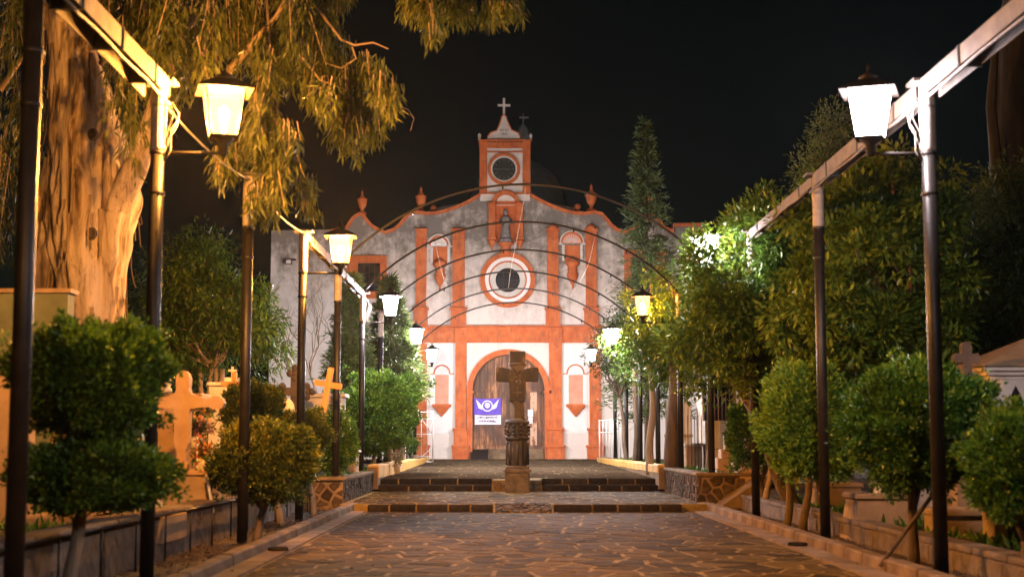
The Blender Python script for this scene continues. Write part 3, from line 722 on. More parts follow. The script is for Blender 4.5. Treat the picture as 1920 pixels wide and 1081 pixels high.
# --- side niches
def niche_up(ax0, ax1, asp, sp_r, pan, cor, mirror):
    xa, xb = F(ax0, 0)[0], F(ax1, 0)[0]; cx = (xa+xb)/2; r = (xb-xa)/2; zs = F(0, asp)[1]
    m = MB(); m.ring(cx, zs, r-.13, r, FY-.10, FY+.02, 0, 180, 28); m.box(xa-.12, xa+.13, FY-.12, FY+.02, zs-.07, zs-.002); m.box(xb-.13, xb+.12, FY-.12, FY+.02, zs-.07, zs-.002)
    n_ = wb(m, 'niche_hood', M['cream'], church)
    r2 = sp_r*k
    q = MB(); q.ring(cx, zs, r2, r2+.07, FY-.14, FY+.02, 0, 180, 28); sub(q, 'hood_line', M['red'], n_)
    q = MB(); q.ring(cx, zs, .02, r2-.003, FY-.04, FY+.02, 0, 180, 28); sub(q, 'shell', M['pink'] if mirror else M['lime'], n_)
    q = MB()
    for a in range(20, 170, 18): T_ = Matrix.Translation((cx, FY-.055, zs)) @ Matrix.Rotation(R(90-a), 4, 'Y'); q.box(-.016, .016, -.02, .012, .12, r2-.06, T_)
    sub(q, 'shell_rib', M['cream'], n_)
    x0, x1 = F(pan[0], 0)[0], F(pan[1], 0)[0]; z1, z0 = F(0, pan[2])[1], F(0, pan[3])[1]
    q = MB(); q.box(x0, x1, FY-.03, FY+.02, z0, z1); sub(q, 'niche_panel', M['red'], n_)
    q = MB(); q.box(x0-.12, x0-.01, FY-.09, FY+.02, z0, zs-.075); q.box(x1+.01, x1+.12, FY-.09, FY+.02, z0, zs-.075); sub(q, 'niche_frame', M['cream'], n_)
    xm = (x0+x1)/2; zc = F(0, cor[0])[1]; h = zc-F(0, cor[1])[1]
    q = MB(); q.lathe([(.01, -h), (.05, -h+.08), (.03, -h+.16), (.13, -h*.72), (.24, -h*.55), (.26, -h*.4), (.2, -h*.3), (.24, -h*.22), (.18, -h*.14), (.33, -.02), (.34, .05), (.16, .22), (.03, .30)], 14, (xm, FY-.14, zc)); sub(q, 'corbel', M['red'], n_)
niche_up(804, 847, 460, 15.5, (815, 841, 462, 494), (496, 545), False)
niche_up(1047, 1093, 455, 18, (1057, 1085, 459, 488), (494, 542), True)
for xa_, xb_, pa, pb in ((817, 848, 820, 845), (1059, 1092, 1063, 1089)):
    xa, xb = F(xa_, 0)[0], F(xb_, 0)[0]; cx = (xa+xb)/2; r = (xb-xa)/2; zs = F(0, 699)[1]
    m = MB(); m.ring(cx, zs, r-.06, r, FY-.09, FY+.02, 0, 180, 24); m.box(xa-.16, xa+.06, FY-.09, FY+.02, zs-.05, zs-.002); m.box(xb-.06, xb+.16, FY-.09, FY+.02, zs-.05, zs-.002)
    n_ = wb(m, 'niche_hood', M['red'], church)
    q = MB(); q.box(F(pa, 0)[0], F(pb, 0)[0], FY-.045, FY+.02, F(0, 757)[1], F(0, 702)[1]); sub(q, 'niche_panel', M['pink'], n_)
    zc = F(0, 757)[1]; q = MB(); q.frustum(cx, FY-.1, zc-.56, zc-.12, .02, .03, .36, .22); q.box(cx-.42, cx+.42, FY-.34, FY+.02, zc-.118, zc-.003); sub(q, 'corbel', M['red'], n_)
# --- side windows
for a, c in (((654, 730), (677, 718)), ((1166, 1242), (1179, 1219))):
    xa, xb = F(a[0], 0)[0], F(a[1], 0)[0]; x0, x1 = F(c[0], 0)[0], F(c[1], 0)[0]
    zt_, zt2, zb2, zb_ = F(0, 479 if a[0] < 900 else 468)[1], F(0, 493 if a[0] < 900 else 482)[1], F(0, 546)[1], F(0, 555)[1]
    m = MB(); m.box(xa, x0, FY-.14, FY+.02, zb_, zt_); m.box(x1, xb, FY-.14, FY+.02, zb_, zt_); m.box(x0+.002, x1-.002, FY-.14, FY+.02, zt2, zt_); m.box(x0+.002, x1-.002, FY-.14, FY+.02, zb_, zb2)
    wn = wb(m, 'window', M['red'], church)
    q = MB(); q.box(x0, x1, FY-.02, FY+.03, zb2, zt2); sub(q, 'pane', M['void'], wn)
    for s_ in range(1, 4): q = MB(); xx = x0+(x1-x0)*s_/4; q.box(xx-.012, xx+.012, FY-.06, FY-.03, zb2, zt2); sub(q, 'window_bar', M['metal'], wn)
    q = MB(); q.box(xa-.08, xb+.08, FY-.24, FY+.02, zb_-.1, zb_-.002); sub(q, 'sill', M['red'], wn)
# faint string line and rain stain pipe on the left wing
m = MB(); x = F(583, 0)[0]; m.tube([(x, FY-.06, F(0, 640)[1]), (x, FY-.06, F(0, 440)[1])], .035, 8); wb(m, 'downpipe', M['cream'], church)
t = thing('floodlight', 'small unlit box floodlight fixed to the left church wing', 'floodlight', (F(551, 0)[0], FY-.1, F(0, 492)[1]))
m = MB(); m.bbox(-.13, .13, -.2, .02, -.1, .12, .02); m.build('housing', M['metal'], t); m = MB(); m.box(-.04, .3, -.03, .08, .1, .16); m.build('bracket', M['metal'], t)
m = MB(); m.box(-.11, .11, -.215, -.201, -.08, .09); m.build('glass', M['cream'], t)

# --- door
m = MB(); m.ring(dcx, dcz, dr-.003, dr+.24, FY-.16, FY+.02, 0, 180, 40); dor = wb(m, 'door_surround', M['red'], church)
for s_ in (-1, 1):
    m = MB(); xa = dcx+s_*(dr-.003); xb = dcx+s_*(dr+.24); m.box(min(xa, xb), max(xa, xb), FY-.16, FY+.02, Z0, dcz-.12); sub(m, 'door_jamb', M['red'], dor)
    m = MB(); m.box(min(xa, xb)-.06, max(xa, xb)+.06, FY-.22, FY+.3, dcz-.118, dcz-.002); sub(m, 'impost', M['red'], dor)
M['peeled'] = pmat('peeled_pale_wood', (.22, .09, .045), (.62, .40, .27), 1.4, .8, stretch=(3, 1, 1), lo=.42, hi=.5)
door = MB(); door.prism([(dcx-dr+.003, zb), (dcx+dr-.003, zb)]+[(dcx+(dr-.003)*math.cos(R(a)), dcz+(dr-.003)*math.sin(R(a))) for a in range(0, 181, 6)], FY+.55, FY+.7)
door = wb(door, 'door', M['door'], church)
npk = 10; pw = 2*dr/npk; zd = F(0, 834)[1]
for i in range(npk):
    xa = dcx-dr+i*pw+.012; xb = xa+pw-.024
    h = lambda x: dcz+math.sqrt(max(0, (dr-.02)**2-(x-dcx)**2))
    for lo, hi in ((zd, dcz-.05), (dcz+.06, None)):
        top = [(xa+(xb-xa)*q/4, (h(xa+(xb-xa)*q/4) if hi is None else hi)) for q in range(4, -1, -1)]
        if hi is None and min(t_[1] for t_ in top) < lo+.02: top = [(a_, max(b_, lo+.02)) for a_, b_ in top]
        q = MB(); y_ = FY+.5+random.uniform(-.008, .008); q.prism([(xa, lo), (xb, lo)]+top, y_, y_+.06); sub(q, 'plank', M['peeled'] if (i == 8 and hi is not None) else M['door'], door, label='pale plank with peeling paint' if (i == 8 and hi is not None) else None)
q = MB(); q.box(dcx-dr+.05, dcx+dr-.05, FY+.44, FY+.56, dcz-.048, dcz+.058); sub(q, 'rail', M['door'], door)
q = MB(); q.box(dcx-.05, dcx+.05, FY+.43, FY+.5, zd, dcz-.05); sub(q, 'centre_post', M['door'], door)
for sx in (-1, 1):
    for zz in (.9, 2.0):
        for q_ in range(5):
            pass
q = MB()
for i in range(npk):
    for zz in (.35, 1.1, 1.9, 2.3):
        x = dcx-dr+(i+.5)*pw; q.lathe([(.03, 0), (.02, .015), (.001, .03)], 6, (x, 0, 0)) if False else q.box(x-.02, x+.02, FY+.47, FY+.5, zd+zz-.02, zd+zz+.02)
sub(q, 'iron_studs', M['metal'], door)
# threshold steps
for q_, (ya, z_) in enumerate(((FY+.12, .82), (FY+.36, 1.02))):
    m = MB(); m.bbox(dcx-dr+.02, dcx+dr-.02, ya, FY+.54, .45, z_, .02); wb(m, 'threshold_step', M['concrete'], church)
# ramp board, banner, notices
t = thing('ramp_board', 'dark sloping board with pale edges below the left door leaf', 'ramp', (F(901, 0)[0], FY-.35, .56))
m = MB(); m.add([(-.40, -.45, .02), (.40, -.45, .02), (.34, .45, .44), (-.34, .45, .44), (-.40, -.45, -.02), (.40, -.45, -.02), (.34, .45, .38), (-.34, .45, .38)], [(0, 1, 2, 3), (4, 7, 6, 5), (0, 4, 5, 1), (1, 5, 6, 2), (2, 6, 7, 3), (3, 7, 4, 0)]); m.build('board', M['metal'], t)
for s_ in (-1, 1):
    m = MB(); m.tube([(s_*.44, -.47, .02), (s_*.37, .45, .46)], .03, 6); m.build('edge_rail', M['carvedpale'], t)
bx0, bx1 = F(890, 0)[0], F(940, 0)[0]; bz1, bz0 = F(0, 745)[1], F(0, 795)[1]; bY = FY+.40; bm_ = (bx0+bx1)/2; bw = (bx1-bx0)/2
ban = thing('banner', 'purple and white cloth banner with a round emblem hung on the left door leaf', 'banner', (bm_, bY, bz0))
def cloth(x0, x1, z0, z1, y, n=14, amp=.018):
    m = MB(); vs = []; 
    for j in range(n+1):
        for i in range(n+1):
            x = x0+(x1-x0)*i/n; z = z0+(z1-z0)*j/n
            sag = -.03*math.sin(math.pi*i/n)*(j/n)**3
            vs.append((x, y+amp*math.sin(x*9+z*3)+amp*.6*math.sin(z*11), z+sag))
    m.add(vs, [(j*(n+1)+i, j*(n+1)+i+1, (j+1)*(n+1)+i+1, (j+1)*(n+1)+i) for j in range(n) for i in range(n)], True)
    return m
H = bz1-bz0; zm = H*.37
m = cloth(-bw, bw, zm, H, 0); m.build('banner_cloth', M['purple'], ban)
m = cloth(-bw+.05, bw-.0, 0, zm-.004, 0); m.build('banner_strip', M['bannerwhite'], ban)
m = MB(); m.ring(0, H*.70, .20, .25, -.045, -.035, n=32); m.ring(0, H*.72, .005, .12, -.05, -.04, n=20)
for s_ in (-1, 1):
    m.prism([(s_*.26, H*.72), (s_*.52, H*.96), (s_*.47, H*.80), (s_*.40, H*.62), (s_*.22, H*.56)], -.045, -.035)
m.build('emblem', M['bannerwhite'], ban)
m = MB()
for a in (215, 325, 90): m.ring(.05*math.cos(R(a)), H*.72+.05*math.sin(R(a)), .01, .026, -.06, -.052, n=8)
m.ring(0, H*.70, .15, .17, -.05, -.04, 190, 350, 18); m.build('emblem_detail', M['purple'], ban)
m = MB(); rg = random.Random(2)
for row, (zz, x0_, x1_) in enumerate(((zm*.62, -.46, .46), (zm*.24, -.38, .44))):
    x = x0_
    while x < x1_-.05:
        wl = rg.uniform(.035, .055)
        if rg.random() < .14: x += .05; continue
        m.box(x, x+.012, -.05, -.04, zz, zz+.09); m.box(x+.014, x+wl-.004, -.05, -.04, zz+rg.choice((0, .035, .075)), zz+rg.choice((.014, .05, .09))+.004) ; x += wl+.012
m.build('printed_line', M['ink'], ban)
for k_, (a, b_, c, d) in enumerate(((990, 767, 1000, 780), (991, 781, 999, 793))):
    x0_, z1_ = F(a, b_); x1_, z0_ = F(c, d)
    t = thing('paper_notice', ['upper white paper notice pinned on the right door leaf', 'lower white paper notice pinned on the right door leaf'][k_], 'notice', ((x0_+x1_)/2, FY+.42, z0_), 'paper notices on the door')
    m = MB(); m.box(-(x1_-x0_)/2, (x1_-x0_)/2, 0, .006, 0, z1_-z0_); m.build('sheet', M['paper'], t)
    m = MB()
    for q in range(3): m.box(-.07, .07, -.003, -.001, .06+q*.07, .075+q*.07)
    m.build('printed_line', M['ink'], t)
# ---------------------------------------------------------------- steel posts, beams, arches
PLX, PRX, TOP = -3.52, 4.30, 5.03
YS = [10.4, 14.2, 19.3, 24.6, 29.8, 35.0, 40.2, 45.4, 50.6, 55.8]
zbed = lambda y: 0.02 if y < 29 else .58
def make_post(label, x, y, side):
    t = thing('steel_post', label, 'post', (x, y, 0), 'steel posts lining the path')
    m = MB(); m.tube([(0, 0, -.05), (0, 0, TOP-.02)], .072, 14); m.build('shaft', M['metal'], t)
    for z in (3.88, 4.29): m = MB(); m.lathe([(.078, z-.02), (.084, z-.01), (.084, z+.01), (.078, z+.02)], 14); m.build('clamp', M['metal'], t)
    if side: m = MB(); m.lathe([(.076, 4.31), (.080, 4.34), (.077, 4.5), (.081, 4.72), (.077, 4.9), (.078, TOP-.03)], 14); m.build('pale_sleeve', M['sleeve'], t)
    m = MB(); m.box(-.17, .17, -.14, .14, TOP-.02, TOP+.012); m.build('cap_plate', M['paleMetal'], t)
    m = MB(); m.bbox(-.12, .12, -.12, .12, -.02, .035, .015); m.build('foot_plate', M['metal'], t)
    return t
ORD = ['first', 'second', 'third', 'fourth', 'fifth', 'sixth', 'seventh', 'eighth', 'ninth', 'tenth']
p0 = None
for side, X, s in (('left', PLX, -1), ('right', PRX, 1)):
    k = 0
    for y in YS:
        if side == 'right' and y == 10.4: continue
        x = X
        if y == 10.4: x = PX(45, 540, 10.4)
        lab = f'dark round steel post, {ORD[k]} from the front in the {side} row beside the path'
        if y == 10.4: make_post(lab, x, y, False); k += 1; continue
        if p0 is None: p0 = make_post(lab, x, y, True)
        else: dup(p0, (x, y, 0), lab)
        k += 1
def beam(label, x, ya, yb, h=.10, w=.16, rod=True, za=TOP, sag=0):
    t = thing('beam', label, 'beam', (x, (ya+yb)/2, za-h), 'steel channel beams along the post tops')
    L = (yb-ya)/2; m = MB()
    # open channel, face towards the path
    m.box(-w/2, w/2, -L, L, h-.008, h); m.box(-w/2, -w/2+.008, -L, L, -.06, h-.009); m.box(w/2-.008, w/2, -L, L, -.06, h-.009)
    m.build('channel', M['paleMetal'], t)
    if rod:
        m = MB(); s = 1 if x < 0 else -1
        m.tube([(s*.13, -L+(2*L)*q/8, -.13-.012*math.sin(q*1.9)) for q in range(9)], .017, 6); m.build('conduit', M['paleMetal'], t)
    m = MB()
    for q in range(3):
        y = -L+(2*L)*(q+.5)/3; m.box(-w/2-.012, w/2+.012, y-.02, y+.02, -.075, h+.004)
    m.build('strap', M['metal'], t)
    return t
beam('broad pale channel beam running overhead from the first to the second left post', PLX, 10.55, 14.1, .12, .26)
beam('narrow pale channel beam between the fourth and fifth left posts behind the warm lantern', PLX, 24.7, 29.7, .08, .13)
beam('short bright channel beam between the fifth and sixth left posts', PLX, 29.9, 34.9, .08, .13)
beam('grey channel beam leading overhead out of the right edge of the picture to the first right post', PRX, 6.6, 14.1, .12, .20)
beam('grey channel beam between the first and second right posts behind the big white lantern', PRX, 14.3, 19.2, .12, .17)
beam('grey channel beam fading into the trees beyond the second right post', PRX, 19.4, 24.5, .08, .12)
def cable(label, pts, r, mat, sag=.12, cat='cable'):
    P_ = []
    for a, c in zip(pts[:-1], pts[1:]):
        a, c = Vector(a), Vector(c)
        for q in range(8): t_ = q/8; v = a.lerp(c, t_); v.z -= sag*4*t_*(1-t_); P_.append(v)
    P_.append(Vector(pts[-1])); o = P_[0]
    m = MB(); m.tube([v-o for v in P_], r, 6); return m.build('cable', mat, loc=o, label=label, cat=cat)
cable('thin lit cable running from the second left post to the fourth left post', [(PLX, 14.2, 4.86), (PLX+.02, 19.3, 4.95), (PLX, 24.6, 5.0)], .014, M['paleMetal'], .10)
# arches over the path
AP = 6.80; span = (PRX-PLX)/2; rise = AP-TOP; RA = (span**2+rise**2)/(2*rise); AX = (PRX+PLX)/2-.18
aw = math.asin(span/RA)
def arch_pt(u, y):          # u in -1..1
    a = u*aw; return Vector(((PRX+PLX)/2+RA*math.sin(a), y, AP-RA+RA*math.cos(a)))
arch0 = None
for k, y in enumerate(YS[4:]):
    lab = f'thin curved steel arch over the path, {ORD[k]} from the front'
    if arch0 is None:
        t = thing('arch', lab, 'arch', ((PRX+PLX)/2, y, TOP), 'steel arches spanning the path'); arch0 = t
        m = MB(); pts = [arch_pt(-1+2*q/32, y)-t.location for q in range(33)]; m.tube(pts, .026, 8); m.build('hoop', M['metal'], t)
        m = MB()
        for u in (-.55, -.1, .3, .62): q_ = arch_pt(u, y)-t.location; m.box(q_.x-.02, q_.x+.02, -.02, .02, q_.z-.09, q_.z-.02)
        m.build('hook', M['metal'], t)
    else: dup(arch0, ((PRX+PLX)/2, y, TOP), lab)
def arope(label, uv):
    pts = []
    for u, k in uv: pts.append(arch_pt(u, YS[4+k]))
    cable(label, pts, .006, M['tombbrown'], .012, 'rope')
def u_of(px, py, k): v = P(px, py, YS[4+k]); return math.asin((v.x-(PRX+PLX)/2)/RA)/aw
arope('white rope strung from arch to arch along the middle of the path', [(u_of(987, 340, 0), 0), (u_of(975, 413, 1), 1), (u_of(965, 466, 2), 2), (u_of(957, 507, 3), 3), (u_of(953, 541, 4), 4)])
arope('white rope strung between the far arches on the right side', [(u_of(1116, 478, 1), 1), (u_of(1104, 498, 2), 2), (u_of(1086, 530, 3), 3), (u_of(1066, 563, 4), 4), (u_of(1058, 585, 5), 5)])
arope('white rope strung between the arches in front of the left upper niche', [(u_of(815, 455, 1), 1), (u_of(826, 494, 2), 2), (u_of(838, 527, 3), 3)])

# ---------------------------------------------------------------- hanging lanterns
def make_lantern(label, x, y, post_x, glass, rz, bulb):
    t = thing('lantern', label, 'street lamp', (x, y, 4.36), 'lanterns bracketed from the posts', rz)
    m = MB()
    m.lathe([(.028, -.10), (.05, -.04), (.05, .02), (.09, .06), (.125, .10), (.125, .115)], 12); m.build('holder', M['lampmetal'], t)
    a, b_, z0, z1 = .130, .200, .10, .575
    for k in range(4):
        Rz = Matrix.Rotation(math.pi/2*k, 4, 'Z'); e = .010
        vs = [Rz@Vector(v) for v in ((-a+e, -a, z0), (a-e, -a, z0), (b_-e, -b_, z1), (-b_+e, -b_, z1))]
        q = MB(); q.add(vs, [(0, 1, 2, 3)]); q.build('pane', glass, t)
    q = MB()
    for sx in (-1, 1):
        for sy in (-1, 1): q.tube([(sx*a, sy*a, z0-.01), (sx*b_, sy*b_, z1+.005)], .009, 6)
    q.box(-a-.012, a+.012, -a-.012, a+.012, z0-.02, z0-.002); q.build('frame', M['lampmetal'], t)
    q = MB(); c_ = .275
    q.add([(-c_, -c_, z1-.015), (c_, -c_, z1-.015), (c_, c_, z1-.015), (-c_, c_, z1-.015), (-.10, -.10, z1+.11), (.10, -.10, z1+.11), (.10, .10, z1+.11), (-.10, .10, z1+.11), (-c_, -c_, z1+.004), (c_, -c_, z1+.004), (c_, c_, z1+.004), (-c_, c_, z1+.004)],
          [(3, 2, 1, 0), (0, 1, 9, 8), (1, 2, 10, 9), (2, 3, 11, 10), (3, 0, 8, 11), (8, 9, 5, 4), (9, 10, 6, 5), (10, 11, 7, 6), (11, 8, 4, 7), (4, 5, 6, 7)])
    q.lathe([(.09, z1+.11), (.085, z1+.14), (.10, z1+.15), (.03, z1+.19), (.012, z1+.22), (.02, z1+.24), (.005, z1+.29)], 10)
    q.build('cap', M['lampmetal'], t)
    M_ = Matrix.Rotation(-rz, 4, 'Z')
    q = MB(); q.tube([M_@Vector((0, 0, -.07)), M_@Vector((post_x-x, 0, -.07))], .018, 8); q.build('bracket', M['lampmetal'], t)
    if bulb: q = MB(); q.lathe([(.012, .10), (.02, .22), (.045, .28), (.055, .33), (.045, .38), (.004, .41)], 12); q.build('bulb', bulb, t)
    return t
lamps = [(-2.86, 14.2, PLX, 'w', .30, 'nearest warm orange lantern bracketed from the second left post'),
         (-2.86, 3.8, PLX, 'd', .2, 'unseen amber lantern added overhead beside the viewer, above the left bed'),  # added out of view to light the near shrubs from the camera side
         (3.6, 3.8, PRX, 'h', .2, 'unseen pinkish lantern added overhead beside the viewer, above the right bed'),  # right half of the added, unseen pair
         (-2.87, 24.6, PLX, 'w', .05, 'second warm orange lantern on the left in front of the church wing'),
         (-2.83, 35.0, PLX, 'c', .1, 'cool white lantern on the left in front of the feathery tree'),
         (-2.85, 45.4, PLX, 'b', .0, 'fourth lantern on the left, white and half against the orange entablature'),
         (-2.87, 55.8, PLX, 'f', .1, 'smallest white lantern on the left beside the lower church niche'),
         (3.71, 14.2, PRX, 'n', -.35, 'large dazzling white lantern bracketed from the first right post'),
         (3.49, 24.6, PRX, 'h', .1, 'white lantern half hidden in the right tree crown'),
         (3.40, 35.0, PRX, 'd', -.1, 'warm yellow lantern among the leaves on the right'),
         (3.43, 45.4, PRX, 'b', .1, 'white lantern beside the slender tree on the right, upper of two'),
         (3.37, 55.8, PRX, 'f', .0, 'smallest white lantern on the right beside the right lower niche')]
first = {}
for x, y, px_, c, rz, lab in lamps:
    make_lantern(lab, x, y, px_, M[{'w': 'warm_glass', 'c': 'white_glass', 'n': 'near_white_glass', 'b': 'church_glass', 'f': 'far_glass', 'd': 'dim_warm_glass', 'h': 'dim_white_glass'}[c]], rz, M.get({'w': 'warm_bulb', 'd': 'dim_warm_bulb'}.get(c)))
# loose wire ends tied round posts
for i, (X, y, s, lab) in enumerate(((PLX, 14.2, 1, 'tangle of loose wire tied near the top of the second left post'), (PRX, 14.2, -1, 'loose wire loop hanging from the top of the first right post'), (PLX, 35.0, 1, 'loose wire loop hanging from the sixth left post'))):
    m = MB(); rg = random.Random(i)
    for q in range(3):
        pts = [Vector((s*.07, -.02, 0))]
        for z in range(7): pts.append(Vector((s*(.09+.13*math.sin(z*.55+q)*abs(math.sin(z*.8+.4))), -.03+rg.uniform(-.02, .02), -z*.10*(1+.25*q))))
        m.tube(pts, .008, 5)
    m.lathe([(.078, -.06), (.086, -.04), (.078, -.02)], 12, (0, 0, 0))
    m.build('wire_tangle', M['paleMetal'], loc=(X, y, TOP-.22), label=lab, cat='wire')

# ---------------------------------------------------------------- carved stone cross
cr = thing('stone_cross', 'tall carved dark stone cross standing in the middle of the steps', 'cross', (.30, 34.95, .13))
u = 1/76.6
m = MB(); m.bbox(-.30, .30, -.30, .30, 0, .50, .03); m.bbox(-.33, .33, -.33, .33, .505, .58, .02); m.bbox(-.29, .29, -.29, .29, .585, .66, .03); m.build('base', M['carvedpale'], cr)
m = MB(); m.lathe([(.27, .66), (.275, 1.22), (.26, 1.27)], 8, smooth=False, rot=.5)
for k in range(8): a = math.pi/4*k; m.tube([(.262*math.cos(a), .262*math.sin(a), .68), (.262*math.cos(a), .262*math.sin(a), 1.2)], .028, 5)
m.build('shaft', M['carved'], cr)
m = MB(); m.lathe([(.27, 1.27), (.30, 1.31), (.30, 1.35), (.26, 1.38), (.285, 1.46), (.285, 1.58), (.26, 1.66), (.30, 1.69), (.30, 1.73), (.24, 1.77)], 16)
rg = random.Random(3)
for k in range(10):
    a = 2*math.pi*k/10; c_ = (.275*math.cos(a), .275*math.sin(a)); 
    for z in (1.43, 1.52, 1.61): m.lathe([(.002, -.05), (.045, -.025), (.05, 0), (.04, .03), (.002, .05)], 7, (c_[0]+rg.uniform(-.01, .01), c_[1], z+rg.uniform(-.015, .015)))
m.build('drum', M['carved'], cr)
m = MB(); m.lathe([(.24, 1.77), (.19, 1.80), (.185, 2.2), (.21, 2.23)], 8, smooth=False, rot=.5); m.build('neck', M['carvedpale'], cr)
m = MB(); z = 2.23
m.prism([(-.20, z), (.20, z), (.21, z+.42)]+[(.21*math.cos(R(a)), z+.42+.20*math.sin(R(a))) for a in range(15, 180, 15)]+[(-.21, z+.42)], -.20, .18); m.build('lower_block', M['carved'], cr)
m = MB(); m.ring(0, z+.40, .17, .205, -.225, -.195, 0, 180, 20); m.box(-.205, -.17, -.225, -.195, z+.02, z+.398); m.box(.17, .205, -.225, -.195, z+.02, z+.398)
m.box(-.12, .12, -.222, -.198, z+.18, z+.22); m.box(-.018, .018, -.226, -.202, z+.1, z+.34); m.lathe([(.001, -.05), (.05, -.02), (.05, .03), (.001, .06)], 8, (0, -.2, z+.46)); m.build('carved_relief', M['carvedpale'], cr)
for s_ in (-1, 1):
    m = MB(); m.prism([(s_*.05, 2.74), (s_*.22, 2.70), (s_*.30, 2.70), (s_*.50, 2.70), (s_*.52, 2.74), (s_*.52, 3.0), (s_*.50, 3.04), (s_*.34, 3.04), (s_*.2, 3.0), (s_*.05, 2.95)], -.17, .15); m.build('arm', M['carved'], cr)
    m = MB(); m.tube([(s_*.02, -.19, 2.90), (s_*.10, -.19, 2.99), (s_*.22, -.19, 3.12)], .025, 6); m.tube([(s_*.03, -.19, 2.80), (s_*.12, -.19, 2.72), (s_*.20, -.19, 2.6)], .022, 6); m.build('carved_band', M['carvedpale'], cr)
m = MB(); m.prism([(-.08, 2.86), (.08, 2.86), (.20, 3.08), (.20, 3.12), (-.20, 3.12), (-.20, 3.08)], -.18, .16); m.lathe([(.21, 3.10), (.23, 3.14), (.19, 3.17)], 12); m.build('head_collar', M['carvedpale'], cr)
m = MB(); m.bbox(-.20, .20, -.18, .18, 3.16, 3.44, .02); m.build('head_block', M['carved'], cr)

# ---------------------------------------------------------------- trunks, limbs and crowns
def wobble_path(a, c, n, amp, rg):
    a, c = Vector(a), Vector(c); out = []; d = (c-a).length
    ph = [rg.uniform(0, 6) for _ in range(4)]
    for i in range(n+1):
        t_ = i/n; v = a.lerp(c, t_); e = math.sin(math.pi*min(t_, 1))*amp*d+amp*.2*d*t_
        v.x += e*math.sin(ph[0]+t_*4); v.y += e*math.sin(ph[1]+t_*4); v.z += e*.4*math.sin(ph[2]+t_*5); out.append(v)
    return out
def topiary(label, x, y, zb, tiers, n, mat, seed, trunk_x=None, bark='brownbark', leaf=.055, fork=False, ymix=0, tint0=.4, power=2.6):
    """tiers: (dx, z, rx, rz)"""
    rg = random.Random(seed); tx = trunk_x if trunk_x is not None else x
    t = thing('clipped_shrub', label, 'shrub', (tx, y, zb), 'clipped shrubs in the planting beds')
    z_top = max(q[1] for q in tiers)-zb
    m = MB(); pts = wobble_path((0, 0, -.05), (x-tx, 0, z_top), 7, .03, rg)
    if fork:
        mid = pts[3]; m.tube(pts[:4], [.075, .062, .055, .055], 9)
        for s_ in (-1, 1): m.tube(wobble_path(mid, (x-tx+s_*.28, s_*.1, z_top-.1), 4, .05, rg), [.05, .042, .035, .03, .02], 8)
    else: m.tube(pts, [.075, .062, .058, .055, .052, .045, .04, .02], 9)
    for k in range(9):
        a = rg.uniform(0, 6.28); z = tiers[-1][1]-zb-tiers[-1][3]*.5; m.tube([(x-tx, 0, z), (x-tx+.2*math.cos(a), .2*math.sin(a), z+.15), (x-tx+.42*math.cos(a), .42*math.sin(a), z+.35)], [.02, .014, .006], 5)
    m.build('trunk', M[bark], t)
    for q, (dx, z, rx, rz_) in enumerate(tiers):
        share = rx*rz_/sum(a[2]*a[3] for a in tiers)
        shrub_leaves('crown', (x-tx+dx, 0, z-zb), (rx, rx*.9, rz_), int(n*share), leaf, M[mat], t, seed*10+q, power, .15, tint0, ymix)
    return t
topiary('two tiered clipped shrub with a round top, nearest on the left', PX(178, 700, 12.3), 12.3, 0, [(0, PZ(0, 706, 12.3), .56, .47), (.02, PZ(0, 888, 12.3), .64, .27)], 52000, 'topiary', 1, PX(120, 1000, 12.3), 'palebark', .055, tint0=.45, power=2.35)
topiary('yellow topped clipped shrub with a wide low crown around the third left post', PX(500, 860, 19.9), 19.9, 0, [(0, PZ(0, 866, 19.9), .67, .47)], 26000, 'topiary_y', 2, PX(480, 1000, 19.9), 'brownbark', .055, True, .35, .3)
topiary('squared clipped shrub standing behind the third left post', PX(476, 760, 23.5), 23.5, .02, [(0, PZ(0, 763, 23.5), .44, .36)], 18000, 'topiary_y', 3, PX(515, 960, 22.8), 'palebark', .05, False, .3, .3, 4)
topiary('small domed yellowish shrub above the orange trunk on the left', PX(565, 810, 26.3), 26.3, .02, [(0, PZ(0, 812, 26.3), .50, .40)], 17000, 'topiary_y', 4, PX(588, 950, 26.3), 'palebark', .05, False, .3, .35, 3)
topiary('narrow bright green clipped shrub at the end of the left retaining wall', PX(628, 830, 30.5), 30.5, .6, [(0, PZ(0, 830, 30.5), .42, .55)], 16000, 'topiary', 5, PX(642, 870, 30.5), 'brownbark', .055, False, .1, .45, 3)
topiary('large bright green clipped shrub behind the sixth left post', PX(708, 780, 37.5), 37.5, .6, [(0, PZ(0, 778, 37.5), .90, 1.0)], 34000, 'topiary', 6, PX(700, 865, 37.5), 'brownbark', .075, True, .1, .5, 2.8)
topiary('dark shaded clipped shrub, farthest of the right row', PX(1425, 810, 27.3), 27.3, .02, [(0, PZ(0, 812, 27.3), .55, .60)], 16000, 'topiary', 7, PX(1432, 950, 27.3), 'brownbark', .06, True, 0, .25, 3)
topiary('bright glossy green clipped shrub, third from the right edge', PX(1520, 795, 20.4), 20.4, .02, [(0, PZ(0, 797, 20.4), .66, .72)], 34000, 'topiary', 8, PX(1558, 990, 20.4), 'palebark', .065, True, .1, .82, 2.6)
topiary('wide dark clipped shrub behind the first right post with a forked trunk', PX(1722, 800, 15.8), 15.8, .02, [(0, PZ(0, 797, 15.8), .78, .64)], 46000, 'topiary', 9, PX(1712, 1000, 15.8), 'brownbark', .055, True, .2, .27, 2.5)
topiary('small clipped shrub cut off by the right edge of the picture', PX(1925, 868, 13.3), 13.3, .02, [(0, PZ(0, 870, 13.3), .50, .50)], 24000, 'topiary', 10, PX(1930, 1000, 13.3), 'brownbark', .055, True, .15, .5, 2.6)
